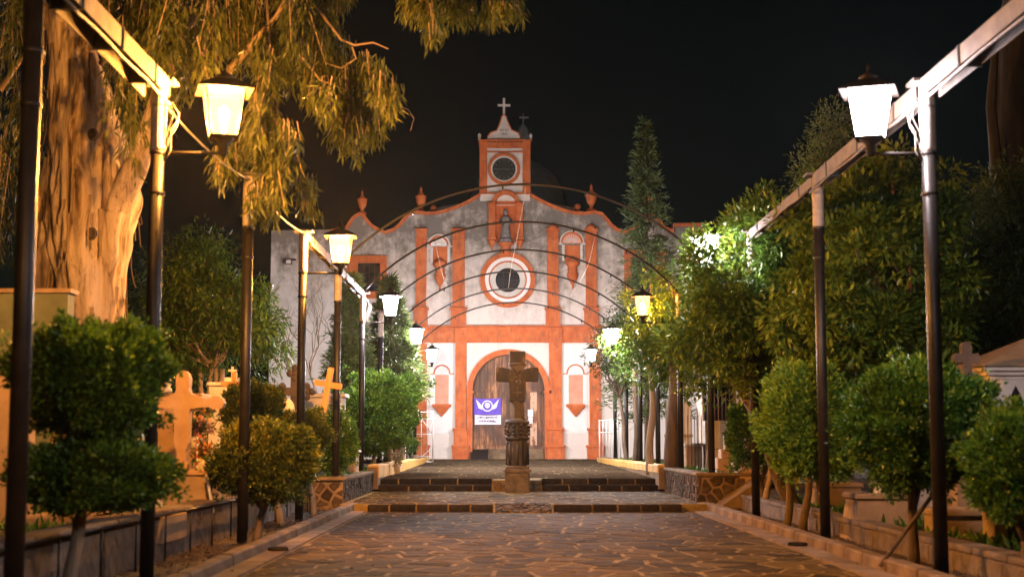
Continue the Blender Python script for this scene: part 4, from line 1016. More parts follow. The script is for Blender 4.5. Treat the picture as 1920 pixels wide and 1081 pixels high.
# extra bare stems standing in the right bed
for k, (px, pb, pt, Y, lab) in enumerate(((1440, 955, 860, 26.5, 'thin bare leaning stem under the darkest right shrub'), (1480, 990, 880, 22.3, 'crooked brown stem beside the bright green right shrub'), (1512, 985, 880, 21.8, 'thick dark stem left of the forked pale trunk'))):
    a = P(px-8, pb, Y); c = P(px+6, pt-30, Y); m = MB(); rg = random.Random(k)
    t = thing('sapling', lab, 'plant', (a.x, Y, .02)); m.tube([v-Vector((a.x, Y, .02)) for v in wobble_path((a.x, Y, 0), c, 6, .04, rg)], [.075, .065, .06, .055, .05, .045, .03], 8); m.build('stem', M['brownbark' if k else 'palebark'], t)
# support stake leaning on the forked trunk
m = MB(); a = P(1650, 1060, 15.3); c = P(1765, 905, 15.6); m.tube([Vector((0, 0, 0)), c-a], .022, 6); m.build('support_stake', M['brownbark'], loc=a, label='thin wooden stake leaning against the forked right trunk', cat='stake')

def clump_leaves(centers, rad, per, L, W, droop, tint0, tvar=.18, seed=0, out=None, spread=1.0, clvar=.15):
    n = len(centers)*per; c = np.repeat(np.array(centers), per, axis=0)
    d = rdir(n); rr = np.repeat(np.broadcast_to(rad, len(centers)), per)[:, None]
    p = c+d*rr*(rng.random((n, 1))**.5)
    ax = d*spread+rdir(n)*.5+np.array([0, 0, -droop]); nor = rdir(n)*.7+np.array([0, 0, 1.0])
    ct = np.repeat(rng.normal(0, clvar, len(centers)), per)
    return p, ax, nor, L*rng.uniform(.65, 1.3, n), W*rng.uniform(.7, 1.25, n), tint0+ct+tvar*rng.normal(size=n)*.8
def tree(name, label, base, ells, trunk_r, bark, mat, nclump, per, L, W, droop=.4, tint0=.4, seed=0, top=None, limbs=9, crad=.34, group=None, lean=None, cat='tree', multi=1, surf=.8):
    """ells: world ellipsoids (center, (rx, ry, rz)) making an uneven crown"""
    rg = random.Random(seed); g2 = np.random.default_rng(seed)
    t = thing(name, label, cat, base, group); B = Vector(base)
    vol = [e[1][0]*e[1][2] for e in ells]; cs = []
    for e, v in zip(ells, vol):
        k = max(3, int(nclump*v/sum(vol))); d = g2.normal(size=(k, 3)); d /= np.linalg.norm(d, axis=1, keepdims=True)
        f = lump(d, 2.5, .22, seed+3); r = np.where(g2.random(k) < surf, 1-np.abs(g2.normal(0, .12, k)), g2.uniform(.2, .8, k))
        cs += list(d*(f*r)[:, None]*np.array(e[1])+np.array(e[0])-np.array(B))
    a = clump_leaves(cs, crad*g2.uniform(.6, 1.35, len(cs)), per, L, W, droop, tint0)
    link('crown', leaf_mesh('crown', *a, M[mat]), t)
    c0 = Vector(ells[0][0])-B
    fork = Vector((c0.x*.55, c0.y*.55, max(.6, c0.z-ells[0][1][2]*.85))) if top is None else Vector(top)-B
    m = MB()
    for q in range(multi):
        o = Vector((rg.uniform(-.3, .3), rg.uniform(-.3, .3), 0))*(1 if multi > 1 else 0)
        m.tube(wobble_path(Vector((0, 0, -.1))+o, fork+o*1.5, 7, .03, rg), [trunk_r*k_ for k_ in (1.25, 1.02, .95, .9, .85, .8, .76, .72)], 12)
    m.build('trunk', M[bark], t)
    lm = MB()
    for q in range(limbs):
        e = Vector(cs[rg.randrange(len(cs))]); m0 = fork.lerp(e, .5)+Vector((0, 0, rg.uniform(-.1, .4)))
        pts = wobble_path(fork, m0, 3, .06, rg)[:-1]+wobble_path(m0, e, 4, .08, rg)
        lm.tube(pts, [trunk_r*k_ for k_ in np.linspace(.6, .09, len(pts))], 7)
        for w_ in range(2):
            e2 = Vector(cs[rg.randrange(len(cs))]); e2 = m0.lerp(e2, min(1, 1.3/max(.1, (e2-m0).length))); lm.tube(wobble_path(m0, e2, 3, .08, rg), [trunk_r*.22, trunk_r*.16, trunk_r*.1, .008], 5)
    lm.build('limbs', M[bark], t)
    return t
def el(px, py, rx, ry, Y, dy=None):
    c = P(px, py, Y); s = Y/FP; return (tuple(c), (rx*s, (dy or rx*s*.9), ry*s))
G = 'broadleaved trees behind the right bed'
b_ = lambda px, Y, z: (PX(px, 850, Y), Y, z)
tree('broadleaf_tree', 'largest broadleaved tree with drooping leaves behind the right lantern', (6.6, 22, .3), [el(1640, 500, 155, 170, 22, 1.3), el(1590, 400, 80, 75, 22.5), el(1690, 390, 95, 90, 21.6), el(1560, 620, 110, 90, 21), el(1700, 620, 105, 80, 21.5)], .20, 'brownbark', 'broad', 300, 120, .135, .060, .15, .56, 11, limbs=16, crad=.30, group=G)
tree('broadleaf_tree', 'wide yellow green tree crown right of the conifer, lit from inside by a white lantern', (5.3, 25.6, .05), [el(1385, 520, 95, 150, 25.2, 1.3), el(1425, 415, 75, 75, 25), el(1450, 560, 75, 120, 25), el(1335, 640, 90, 90, 25.8, 1), el(1450, 660, 80, 60, 25), el(1400, 640, 75, 75, 24.4, .8), el(1350, 570, 60, 70, 24.3, .7), el(1335, 490, 60, 70, 23.9, .4)], .15, 'brownbark', 'broad', 340, 115, .115, .05, .12, .56, 12, limbs=16, crad=.30, group=G, top=P(1400, 745, 25.5))
tree('broadleaf_tree', 'orange lit smaller tree beside the warm lantern on the right', (PX(1220, 850, 38), 38, .6), [el(1250, 610, 75, 85, 36.5, 1.0), el(1290, 560, 60, 70, 36), el(1225, 660, 60, 60, 37.5), el(1300, 660, 60, 60, 36)], .11, 'palebark', 'broad', 150, 110, .13, .045, .5, .58, 13, limbs=12, crad=.34, group=G, top=P(1222, 730, 38))
tree('tall_tree', 'dark tree top showing above the largest right crown', (8.3, 30, .5), [el(1560, 262, 38, 55, 30), el(1575, 335, 70, 70, 30), el(1520, 330, 40, 40, 30)], .14, 'brownbark', 'fir', 60, 130, .12, .03, .2, .62, 14, limbs=5, crad=.36)
tree('slender_tree', 'slender sparse tree partly covering the far right lanterns', (PX(1178, 860, 50), 50, .6), [el(1130, 650, 34, 58, 49.2, .7), el(1165, 610, 45, 38, 49.3, .7), el(1180, 690, 40, 50, 50, .7)], .075, 'brownbark', 'darkleaf', 95, 42, .13, .06, .3, .3, 15, limbs=12, crad=.26, top=P(1160, 745, 50), surf=.6)
for k, (px, r, lab, y, mt) in enumerate(((1258, .17, 'thick grey trunk rising between the right lanterns', 35.6, 'brownbark'), (1190, .10, 'thin dark trunk beside the white gate', 46, 'brownbark'))):
    t = thing('tree_trunk', lab, 'tree trunk', (PX(px, 850, y), y, .58)); m = MB(); m.tube(wobble_path((0, 0, -.1), (.1, 0, 3.6), 7, .02, random.Random(k)), [r*1.2, r*1.05, r, r, r*.95, r*.9, r*.85, r*.8], 12); m.build('trunk', M[mt], t)
    a = clump_leaves([(random.uniform(-.9, .9), random.uniform(-.6, .6), 3.3+random.uniform(-.5, .8)) for _ in range(26)], .34, 90, .13, .045, .4, .4); link('crown', leaf_mesh('crown', *a, M['broad']), t)
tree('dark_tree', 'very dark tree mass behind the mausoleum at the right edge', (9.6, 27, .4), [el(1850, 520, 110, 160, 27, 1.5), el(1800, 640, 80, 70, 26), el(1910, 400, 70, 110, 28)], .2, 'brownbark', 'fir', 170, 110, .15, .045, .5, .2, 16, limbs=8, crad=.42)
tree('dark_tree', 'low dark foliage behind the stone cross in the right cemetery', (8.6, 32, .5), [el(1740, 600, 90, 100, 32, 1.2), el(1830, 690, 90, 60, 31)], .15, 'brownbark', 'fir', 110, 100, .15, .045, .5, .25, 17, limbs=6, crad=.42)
G = 'trees in the left cemetery'
tree('broadleaf_tree', 'bushy dark tree with many bare stems left of the third left post', (PX(400, 800, 33), 33, .45), [el(400, 590, 100, 95, 33, 1.2), el(370, 500, 75, 65, 33), el(460, 590, 60, 75, 33), el(495, 640, 38, 70, 33, .6), el(330, 640, 55, 70, 33)], .07, 'palebark', 'broad', 190, 100, .15, .045, .4, .42, 18, limbs=12, crad=.36, group=G, multi=7, top=P(400, 690, 33))
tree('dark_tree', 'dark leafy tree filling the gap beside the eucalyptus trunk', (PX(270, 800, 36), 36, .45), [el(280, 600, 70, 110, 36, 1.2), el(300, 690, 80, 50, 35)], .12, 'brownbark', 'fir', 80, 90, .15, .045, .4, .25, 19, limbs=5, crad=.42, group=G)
# feathery and conical evergreens
def conifer(label, base, h, r0, seed, tint0=.4, zstart=.08, sprays=70, nb=190, droop=.25, name='conifer', power=.9):
    rg = np.random.default_rng(seed); t = thing(name, label, 'conifer', base)
    P_, A_, Nn, Lr, Tt = [], [], [], [], []
    bm_ = MB()
    for k in range(nb):
        u_ = rg.random()**.85; z = h*(zstart+(1-zstart)*u_); r = r0*(1-u_)**power*rg.uniform(.65, 1.15)+.06; a = rg.uniform(0, 2*math.pi)
        d = np.array([math.cos(a), math.sin(a), 0]); n_ = max(6, int(sprays*(.35+.65*(1-u_))))
        s = rg.random(n_)**.7; up = rg.uniform(.0, .35)
        p = np.array([0, 0, z])+d*(s*r)[:, None]; p[:, 2] += s*r*up-droop*r*s**2
        p += rg.normal(0, .05+.03*r, (n_, 3)); P_.append(p)
        A_.append(d*.8+rg.normal(0, .5, (n_, 3))+np.array([0, 0, .15-.3*droop])); Nn.append(rg.normal(size=(n_, 3))); Lr.append(rg.uniform(.12, .30, n_)); Tt.append(np.full(n_, tint0+rg.normal(0, .15))+rg.normal(0, .08, n_))
        if k % 3 == 0: bm_.tube([(0, 0, z), tuple(d*r*.5+np.array([0, 0, z+.5*r*up])), tuple(d*r+np.array([0, 0, z+r*up-droop*r]))], [.02, .014, .005], 4)
    me = leaf_mesh('crown', np.concatenate(P_), np.concatenate(A_), np.concatenate(Nn), np.concatenate(Lr), np.concatenate(Lr)*.20, np.concatenate(Tt), M['fir']); link('crown', me, t)
    m = MB(); m.tube([(0, 0, -.2), (0, 0, h*.5), (.03, 0, h*.97)], [.16, .09, .015], 8); m.build('trunk', M['brownbark'], t); bm_.build('branches', M['brownbark'], t)
    return t
c = P(1212, 222, 52); conifer('tall narrow dark conifer standing in front of the right church wing', (PX(1216, 850, 52), 52, .6), c.z-.6, 1.8, 5, .3, .12, 75, 330, .34, power=.8)
c = P(690, 505, 40); conifer('feathery evergreen behind the white left lantern', (PX(655, 850, 41), 41, .6), PZ(0, 515, 41)-.6, 1.1, 6, .6, .1, 90, 260, .35)
conifer('second feathery evergreen, closer to the church door', (PX(728, 850, 43.5), 43.5, .6), PZ(0, 520, 43.5)-.6, 1.1, 7, .45, .36, 80, 230, .35)
conifer('low feathery evergreen beside the scaffold rack', (PX(752, 850, 48), 48, .6), PZ(0, 600, 48)-.6, .85, 8, .45, .48, 80, 150, .3)
# bare tree in front of the left church wing
t = thing('bare_tree', 'small leafless tree with tangled twigs in front of the left church wing', 'tree', (PX(590, 800, 52), 52, .45))
m = MB(); tw = MB(); rg = random.Random(12)
def grow(mb, p, d, l, r, lev):
    q = p+d*l; mid = p.lerp(q, .5)+Vector((rg.uniform(-.1, .1), rg.uniform(-.1, .1), rg.uniform(-.05, .05)))*l
    mb.tube([p, mid, q], [r, r*.85, r*.65], 6 if lev < 3 else 4, False)
    if lev >= 6: return
    for _ in range(3 if lev < 3 else 2):
        nd = (d+Vector((rg.uniform(-1, 1), rg.uniform(-.6, .6), rg.uniform(-.35, .75)))*.75).normalized(); grow(m if lev < 1 else tw, q, nd, l*rg.uniform(.62, .85), r*.62, lev+1)
grow(m, Vector((0, 0, -.1)), Vector((.05, 0, 1)), 1.9, .09, 0); m.build('trunk', M['brownbark'], t); tw.build('twigs', M['brownbark'], t)

# ---------------------------------------------------------------- big eucalyptus on the left
EY = 22.0
eu = thing('eucalyptus', 'huge old eucalyptus with peeling pale bark leaning at the left edge', 'tree', (PX(165, 850, EY), EY, .4))
O = eu.location
def trunk_mesh(path, n=72, sub_=10, amp=.07, seed=0):
    """path: (px, py, half width px, Y) -> ridged trunk surface"""
    pts = []; rad = []
    for a, c in zip(path[:-1], path[1:]):
        for q in range(sub_):
            t_ = q/sub_; t2 = t_*t_*(3-2*t_); g = [a[i]+(c[i]-a[i])*t_ for i in range(4)]; g[2] = a[2]+(c[2]-a[2])*t2
            pts.append(P(g[0], g[1], g[3])-O); rad.append(g[2]*g[3]/FP)
    g = path[-1]; pts.append(P(g[0], g[1], g[3])-O); rad.append(g[2]*g[3]/FP)
    rg = random.Random(seed); hs = [(rg.randint(2, 16), rg.uniform(0, 6.28), rg.uniform(-1.6, 1.6), rg.uniform(.4, 1)) for _ in range(12)]
    vs = []; 
    for i, (p, r) in enumerate(zip(pts, rad)):
        z = p.z
        for k in range(n):
            a = 2*math.pi*k/n; f = 1
            for fr, ph, tw_, am in hs: f += amp*am/ (fr**.5)*math.sin(fr*a+ph+tw_*z)
            f += .03*math.sin(5*a+z*7)*math.sin(z*3.1+a)
            vs.append((p.x+r*f*math.cos(a), p.y+r*f*math.sin(a)*.9, p.z))
    m = MB(); m.add(vs, [(i*n+k, i*n+(k+1) % n, (i+1)*n+(k+1) % n, (i+1)*n+k) for i in range(len(pts)-1) for k in range(n)], True); return m
m = trunk_mesh([(166, 1000, 66, EY), (170, 800, 56, EY), (174, 640, 52, EY), (172, 540, 60, EY), (170, 450, 76, EY), (176, 370, 88, EY), (166, 280, 74, EY-.1), (152, 180, 58, EY-.2), (134, 80, 44, EY-.3), (112, -60, 36, EY-.4), (90, -200, 30, EY-.5)], seed=2)
pb = MB(); rg = random.Random(90)
for q in range(130):
    i = rg.randrange(14, len(m.v)//72-6); k_ = rg.randrange(72); a0 = Vector(m.v[i*72+k_]); ctr = sum((Vector(m.v[i*72+z]) for z in range(0, 72, 12)), Vector())/6
    o_ = (a0-ctr); o_.z = 0; o_.normalize(); tn = Vector((-o_.y, o_.x, 0)); L_ = rg.uniform(.25, 1.0); w_ = rg.uniform(.012, .045)
    st_ = [a0+o_*(.004+.07*(z/5)**2*rg.uniform(.4, 1.2))+Vector((0, 0, -L_*z/5))+tn*rg.uniform(-.012, .012) for z in range(6)]
    vs_ = [p_+tn*w_*s_*(1-.12*z)+o_*(.012 if s_ else 0) for z, p_ in enumerate(st_) for s_ in (-1, 0, 1)]
    pb.add(vs_, [(z*3+c_, z*3+c_+1, z*3+c_+4, z*3+c_+3) for z in range(5) for c_ in (0, 1)], True)
pb.build('peeling_bark', M['palebark'], eu, kind='stuff')
m.build('trunk', M['bark'], eu)
m = trunk_mesh([(100, 1000, 46, EY+.5), (98, 640, 42, EY+.4), (96, 480, 48, EY+.2), (104, 380, 46, EY+.1), (120, 300, 36, EY)], 48, 8, .09, 5); m.build('trunk_burl', M['bark'], eu)
m = trunk_mesh([(215, 400, 26, EY-.3), (245, 330, 27, EY-.5), (272, 270, 21, EY-.7), (292, 190, 15, EY-.9), (330, 90, 12, EY-1.1), (350, -60, 9, EY-1.2)], 32, 6, .08, 6); m.build('limb', M['bark'], eu)
m = trunk_mesh([(140, 120, 20, EY-.3), (200, 20, 16, EY-1), (290, -70, 13, EY-1.6)], 24, 6, .08, 7); m.build('limb', M['bark'], eu)
for px, py, w_ in ((196, 268, .09), (193, 448, .08)):
    m = MB()
    c = P(px, py, EY)-O; rr = .055
    m.lathe([(rr*1.5, 0), (rr*1.3, .05), (rr, .06), (rr*.9, .02), (.002, .015)], 14)
    n_ = len(m.v)-5*14
    for i in range(n_, len(m.v)):
        x_, y_, z_ = m.v[i]; m.v[i] = (c.x+x_, c.y-(.62 if py < 300 else .60)-z_, c.z+y_*1.2)
    m.build('knot', M['darkstone'], eu)
# branches carrying the hanging foliage
def strand_leaves(clusters, seed):
    g = np.random.default_rng(seed); P_, A_, T_, L_ = [], [], [], []; tw = MB()
    for (px, pt, pb, wpx, Y, ns) in clusters:
        s = Y/FP; ct = g.normal(.0, .14)
        for _ in range(ns):
            x0 = px+g.normal(0, .42)*wpx; edge = 1-min(1, abs(x0-px)/(wpx*1.15))**2*.6
            top_ = pt+g.uniform(-10, 40); bot = pt+(pb-pt)*edge*g.uniform(.55, 1.02); yy = Y+g.normal(0, .42)
            a = np.array(P(x0, top_, yy)); ln = max(.25, (bot-top_)*s); sw = g.normal(0, .12, 2)
            k = int(ln/.030)+3; u_ = np.sort(g.random(k)); p = a+np.stack([sw[0]*u_*ln+.04*np.sin(u_*7+px), sw[1]*u_*ln, -u_*ln], 1)+g.normal(0, .035, (k, 3))
            P_.append(p); A_.append(g.normal(0, .36, (k, 3))+np.array([sw[0], sw[1], -1.0])); T_.append(.30+ct+g.normal(0, .17, k)); L_.append(g.uniform(.11, .20, k))
            if g.random() < .5: tw.tube([tuple(a-np.array(O)), tuple(a-np.array(O)+np.array([sw[0]*.5*ln, sw[1]*.5*ln, -.5*ln])), tuple(a-np.array(O)+np.array([sw[0]*ln, sw[1]*ln, -.95*ln]))], [.008, .006, .003], 4, False)
    p = np.concatenate(P_)-np.array(O); a = np.concatenate(A_); n = len(p); L = np.concatenate(L_)
    return leaf_mesh('hanging_leaves', p, a, rdir(n), L, L*.17, np.concatenate(T_), M['euc'], .15), tw
CL = []
g = random.Random(77)
def cl(px, pt, pb, w_, Y, ns): CL.append((px, pt, pb, w_, Y, ns))
for x, pt, pb in ((255, -40, 150), (290, -40, 190), (325, -30, 160), (360, -20, 150), (400, -30, 130), (440, -30, 150), (480, -40, 150), (520, -40, 170), (560, -40, 150), (600, -30, 130), (640, -60, 60),
                  (340, 70, 205), (385, 60, 160), (300, 110, 260), (500, 80, 215), (545, 60, 190), (590, 60, 200), (630, 50, 160)):
    cl(x, pt, pb, 26, g.uniform(17.5, 21.5), 25)
for x, pt, pb, w_ in ((492, 170, 330, 18), (515, 210, 360, 20), (538, 230, 345, 18), (470, 200, 300, 14), (440, 270, 335, 14), (505, 330, 425, 14), (525, 290, 400, 16), (480, 340, 410, 12), (415, 275, 325, 12), (578, 330, 402, 12), (560, 300, 350, 8),
                     (590, 130, 215, 20), (612, 150, 225, 16), (650, 110, 240, 22), (680, 120, 290, 20), (660, 180, 312, 18), (700, 150, 280, 14), (625, 170, 285, 13), (715, 110, 215, 12), (690, 100, 180, 16), (735, 150, 190, 7),
                     (770, -30, 40, 16), (800, -20, 72, 18), (812, 10, 75, 10), (845, -30, 35, 18), (875, -20, 40, 14), (915, -20, 40, 12), (940, -20, 42, 12), (968, -20, 18, 10)):
    cl(x, pt, pb, w_, g.uniform(17.5, 20.5), int(10+w_*1.05))
for x, pt, pb in ((20, -40, 250), (60, -40, 130), (100, -40, 60), (45, 120, 420), (15, 260, 520), (225, 20, 230), (240, 120, 330), (250, -20, 100), (200, -50, 90), (160, -60, 60)):
    cl(x, pt, pb, 24, g.uniform(18.5, 20.5) if x > 190 else g.uniform(22.8, 24), 16)
me, tw = strand_leaves(CL, 5); link('hanging_leaves', me, eu); tw.build('twigs', M['palebark'], eu, kind='stuff')
bmb = MB(); rg = random.Random(31)
for pts_, r_ in (([(300, 190, 21), (345, 60, 20.2), (430, -60, 19.5)], .09), ([(425, 138, 19.3), (470, 85, 19.2), (515, 35, 19), (560, -40, 19)], .06), ([(560, -30, 19), (640, 75, 18.8), (665, 85, 18.7), (700, 80, 18.7), (728, 92, 18.6)], .022), ([(660, 88, 18.7), (668, 110, 18.7), (640, 128, 18.7), (610, 118, 18.8)], .016),
                 ([(520, -40, 19), (560, 100, 19), (600, 150, 18.8), (650, 170, 18.6)], .022), ([(500, 0, 19), (510, 150, 19), (530, 260, 19), (560, 320, 19)], .022), ([(700, 200, 18.6), (735, 197, 18.5), (765, 205, 18.5), (776, 222, 18.5), (770, 245, 18.5)], .009), ([(430, -60, 19.5), (600, -50, 19), (800, -30, 18.5), (970, -20, 18.5)], .03),
                 ([(150, 40, 21.5), (240, -40, 20.5), (400, -100, 19.6)], .1), ([(190, 120, 21.5), (225, 60, 21), (262, 20, 20.5), (330, -50, 20)], .05), ([(0, 170, 23), (60, 80, 23), (110, 20, 22.4)], .05)):
    bmb.tube([P(*q)-O for q in pts_], list(np.linspace(r_, r_*.35, len(pts_))), 8)
bmb.build('branches', M['palebark'], eu)
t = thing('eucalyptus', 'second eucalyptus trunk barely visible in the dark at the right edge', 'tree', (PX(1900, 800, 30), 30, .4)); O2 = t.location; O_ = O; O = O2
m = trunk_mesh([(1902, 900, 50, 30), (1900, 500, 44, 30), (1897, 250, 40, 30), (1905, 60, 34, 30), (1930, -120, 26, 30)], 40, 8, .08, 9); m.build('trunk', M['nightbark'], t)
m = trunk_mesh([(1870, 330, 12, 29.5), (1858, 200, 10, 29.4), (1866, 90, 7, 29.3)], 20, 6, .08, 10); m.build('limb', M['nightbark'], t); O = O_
# ---------------------------------------------------------------- left cemetery
def at(px, py, Y, z=None): p = P(px, py, Y); return Vector((p.x, Y, p.z if z is None else z))
CG = .38
# cream cross with lobed ends on a tapering plinth
Y = 20.0; c = at(341, 880, Y); s = Y/FP
t = thing('grave_cross', 'large apricot painted grave cross with lobed arms behind the second left post', 'grave cross', c)
def mirr(pts): return pts+[(-x, z) for x, z in pts[::-1]]
half = [(24, 0), (24, 12), (17, 22), (17, 40), (23, 60), (22, 108), (30, 108), (42, 107), (58, 102), (66, 108), (74, 106), (79, 97), (75, 86), (74, 124), (79, 130)]
pr = [(11, 0), (12, 10), (8, 18), (8, 34), (13.5, 50), (14, 108), (15, 112), (34, 115), (50, 116), (58, 112), (68, 111), (75, 115), (78, 123), (75, 131), (68, 136), (58, 136), (46, 131), (34, 134), (22, 137), (14, 142), (11.5, 150), (12.5, 158), (12.5, 170), (9, 179), (4, 183), (0, 184)]
m = MB(); m.prism([(x*s, z*s) for x, z in mirr(pr)], -.09, .09); m.build('cross', M['ochretomb'], t)
t = thing('tomb_plinth', 'tall tapering brown plinth carrying the apricot grave cross', 'tomb', at(345, 975, Y, CG))
h = c.z-CG; m = MB(); m.frustum(0, .1, -.1, h-.06, .46, .5, .37, .42); m.build('plinth', M['tombbrown'], t); m = MB(); m.bbox(-.42, .44, -.36, .56, h-.06, h, .02); m.build('slab', M['ochretomb'], t)
m = MB(); a = at(387, 890, 19.5); e = at(400, 960, 19.4); m.tube([Vector(), e-a], .022, 6); m.build('candle_stick', M['tomb'], loc=a, label='thin pale stick leaning on the cross plinth', cat='stick')
# striped stick, urn and flowers behind the cross
m = MB(); a = at(369, 878, 19.75); Hh = at(369, 812, 19.75).z-a.z
t = thing('striped_pole', 'thin red and white twisted garland pole beside the apricot cross', 'pole', a)
for k in range(10): q = MB(); q.tube([(.004*math.sin(k), 0, Hh*k/10), (.004*math.sin(k+1), 0, Hh*(k+1)/10)], .012, 6); q.build('band', M['red'] if k % 2 else M['whiteMetal'], t)
t = thing('grave_statue', 'small white figure on a pedestal left of the apricot cross', 'statue', at(311, 735, 22.5)); m = MB(); m.lathe([(.09, 0), (.10, .05), (.06, .08), (.085, .12), (.08, .2), (.04, .24), (.055, .27), (.05, .32), (.01, .35)], 12); m.build('figure', M['tomb'], t)
t = thing('tomb', 'pale orange box tomb half hidden behind the apricot cross', 'tomb', at(322, 830, 23, CG)); z1 = PZ(0, 737, 23)-CG
m = MB(); m.box(-.42, .42, -.1, .5, -.1, z1-.08); m.build('body', M['ochretomb'], t); m = MB(); m.bbox(-.5, .5, -.16, .56, z1-.08, z1, .02); m.build('slab', M['ochretomb'], t)
m = MB(); m.box(-.3, -.2, -.112, -.1, z1*.2, z1*.65); m.build('inset', M['void'], t)
def flowers(label, px, py, Y, w_, h_, n, seed, tint=.5):
    g = np.random.default_rng(seed); c = at(px, py, Y); t = thing('flower_bunch', label, 'flowers', c)
    cs = g.normal(0, .38, (n, 3))*np.array([w_, w_*.6, h_])+np.array([0, 0, h_*.7]); a = clump_leaves(cs, .05, 26, .06, .05, 0, tint, .25); link('blossoms', leaf_mesh('blossoms', *a, M['petal']), t)
    a = clump_leaves(cs*.9, .09, 14, .11, .03, .2, .4); link('leaves', leaf_mesh('leaves', *a, M['topiary']), t)
    m = MB(); m.lathe([(.07, -.22), (.10, 0), (.09, .02)], 12); m.build('vase', M['tomb'], t)
flowers('peach coloured flowers right of the apricot cross shaft', 368, 820, 20.8, .26, .22, 22, 1, .45)
flowers('pinkish flowers below the cross arm', 385, 785, 22.2, .26, .16, 18, 2, .7)
flowers('orange flowers low beside the striped garland pole', 378, 862, 20.4, .12, .2, 10, 3, .25)
flowers('pale flowers showing under the round shrub crown', 120, 832, 17.0, .32, .12, 20, 4, .7)
flowers('orange flowers showing between the two tiers of the left shrub', 258, 825, 17.4, .22, .12, 14, 5, .3)
flowers('white flowers on the low graves behind the left rail', 205, 945, 17.2, .45, .10, 22, 6, .85)
# small tomb with cross, farther
Y = 28; t = thing('tomb', 'cream tomb with a stepped top and a tiny white cross behind the flowers', 'tomb', at(418, 780, Y, CG)); z1 = PZ(0, 716, Y)-CG
m = MB(); m.box(-.28, .42, 0, .7, -.1, z1-.06); m.build('body', M['tomb'], t); m = MB(); m.bbox(-.33, .47, -.05, .75, z1-.06, z1, .02); m.bbox(-.02, .24, .1, .5, z1+.002, z1+.10, .015); m.build('slab', M['tomb'], t)
zz = z1+.10; m = MB(); m.box(.09, .13, .28, .32, zz, zz+.22); m.box(.03, .088, .283, .317, zz+.125, zz+.165); m.box(.132, .19, .283, .317, zz+.125, zz+.165); m.build('cross', M['tomb'], t)
def plank_cross(label, px, pyb, pyt, Y, wpx, tpx, mat, lean, arm=.68, group=None, ends=0):
    a = at(px, pyb, Y); H = (pyb-pyt)*Y/FP; w_ = wpx*Y/FP/2; th = tpx*Y/FP/2
    t = thing('grave_cross', label, 'grave cross', a, group); Rm = Matrix.Rotation(lean, 4, 'Y')
    m = MB(); m.box(-th, th, -.05, .05, -.3, H, Rm); m.build('upright', mat, t)
    m = MB(); m.box(-w_, w_, -.061, -.0515, H*arm-th, H*arm+th, Rm)
    m.box(-w_, -th-.001, -.051, .045, H*arm-th, H*arm+th, Rm); m.box(th+.001, w_, -.051, .045, H*arm-th, H*arm+th, Rm); m.build('crossbar', mat, t)
    if ends:
        for x_, z_ in ((-w_, H*arm), (w_, H*arm), (0, H)):
            m = MB()
            for dx, dz in ((0, 0), (.0, th*1.3), (th*1.3*(1 if x_ >= 0 else -1), 0), (0, -th*1.3), (-th*1.2, 0)):
                c_ = Rm@Vector((x_+dx, 0, z_+dz)); m.lathe([(.002, -th), (th*.7, -th*.7), (th, 0), (th*.7, th*.7), (.002, th)], 8, c_)
            m.build('lobed_end', mat, t)
    return t
plank_cross('brown wooden cross leaning between the tiny white cross and the third post', 438, 775, 698, 26.5, 48, 9, M['wood'], .0, .72)
plank_cross('dark stone cross with trefoil ends behind the fourth left post', 552, 775, 700, 32, 46, 15, M['darkstone'], 0, .55, ends=1)
plank_cross('orange wooden cross leaning to the right in front of the white tomb', 604, 782, 688, 29.0, 52, 11, M['wood'], .17, .66)
t = thing('tomb', 'white tomb with a flat ledge behind the leaning orange cross', 'tomb', at(600, 790, 33, CG)); z1 = PZ(0, 737, 33)-CG
m = MB(); m.box(-.55, .5, 0, .8, -.1, z1-.08); m.build('body', M['tomb'], t); m = MB(); m.bbox(-.64, .58, -.08, .85, z1-.08, z1, .02); m.build('slab', M['tomb'], t)
m = MB(); 
for q in range(3): m.tube([(.2+q*.13, -.06, 0), (.2+q*.13, -.06, z1-.1)], .035, 8)
m.build('column', M['tomb'], t)
t = thing('headstone', 'pale round topped headstone beside the squared shrub', 'headstone', at(532, 800, 27, CG)); z1 = PZ(0, 745, 27)-CG; m = MB()
m.prism([(-.19, -.1), (.19, -.1), (.19, z1-.2)]+[(.19*math.cos(R(a)), z1-.2+.2*math.sin(R(a))) for a in range(12, 180, 12)]+[(-.19, z1-.2)], -.06, .06); m.build('slab', M['tomb'], t)
m = MB(); m.bbox(-.3, .3, -.15, .15, -.1, .12, .02); m.build('foot', M['tomb'], t)
t = thing('box_tomb', 'apricot box tomb standing under the narrow bright green shrub', 'tomb', at(640, 880, 33.5, .5)); m = MB(); m.bbox(-.55, .35, -.2, .6, -.1, .62, .03); m.build('body', M['ochretomb'], t); m = MB(); m.bbox(-.6, .4, -.25, .65, .622, .68, .02); m.build('slab', M['tomb'], t)
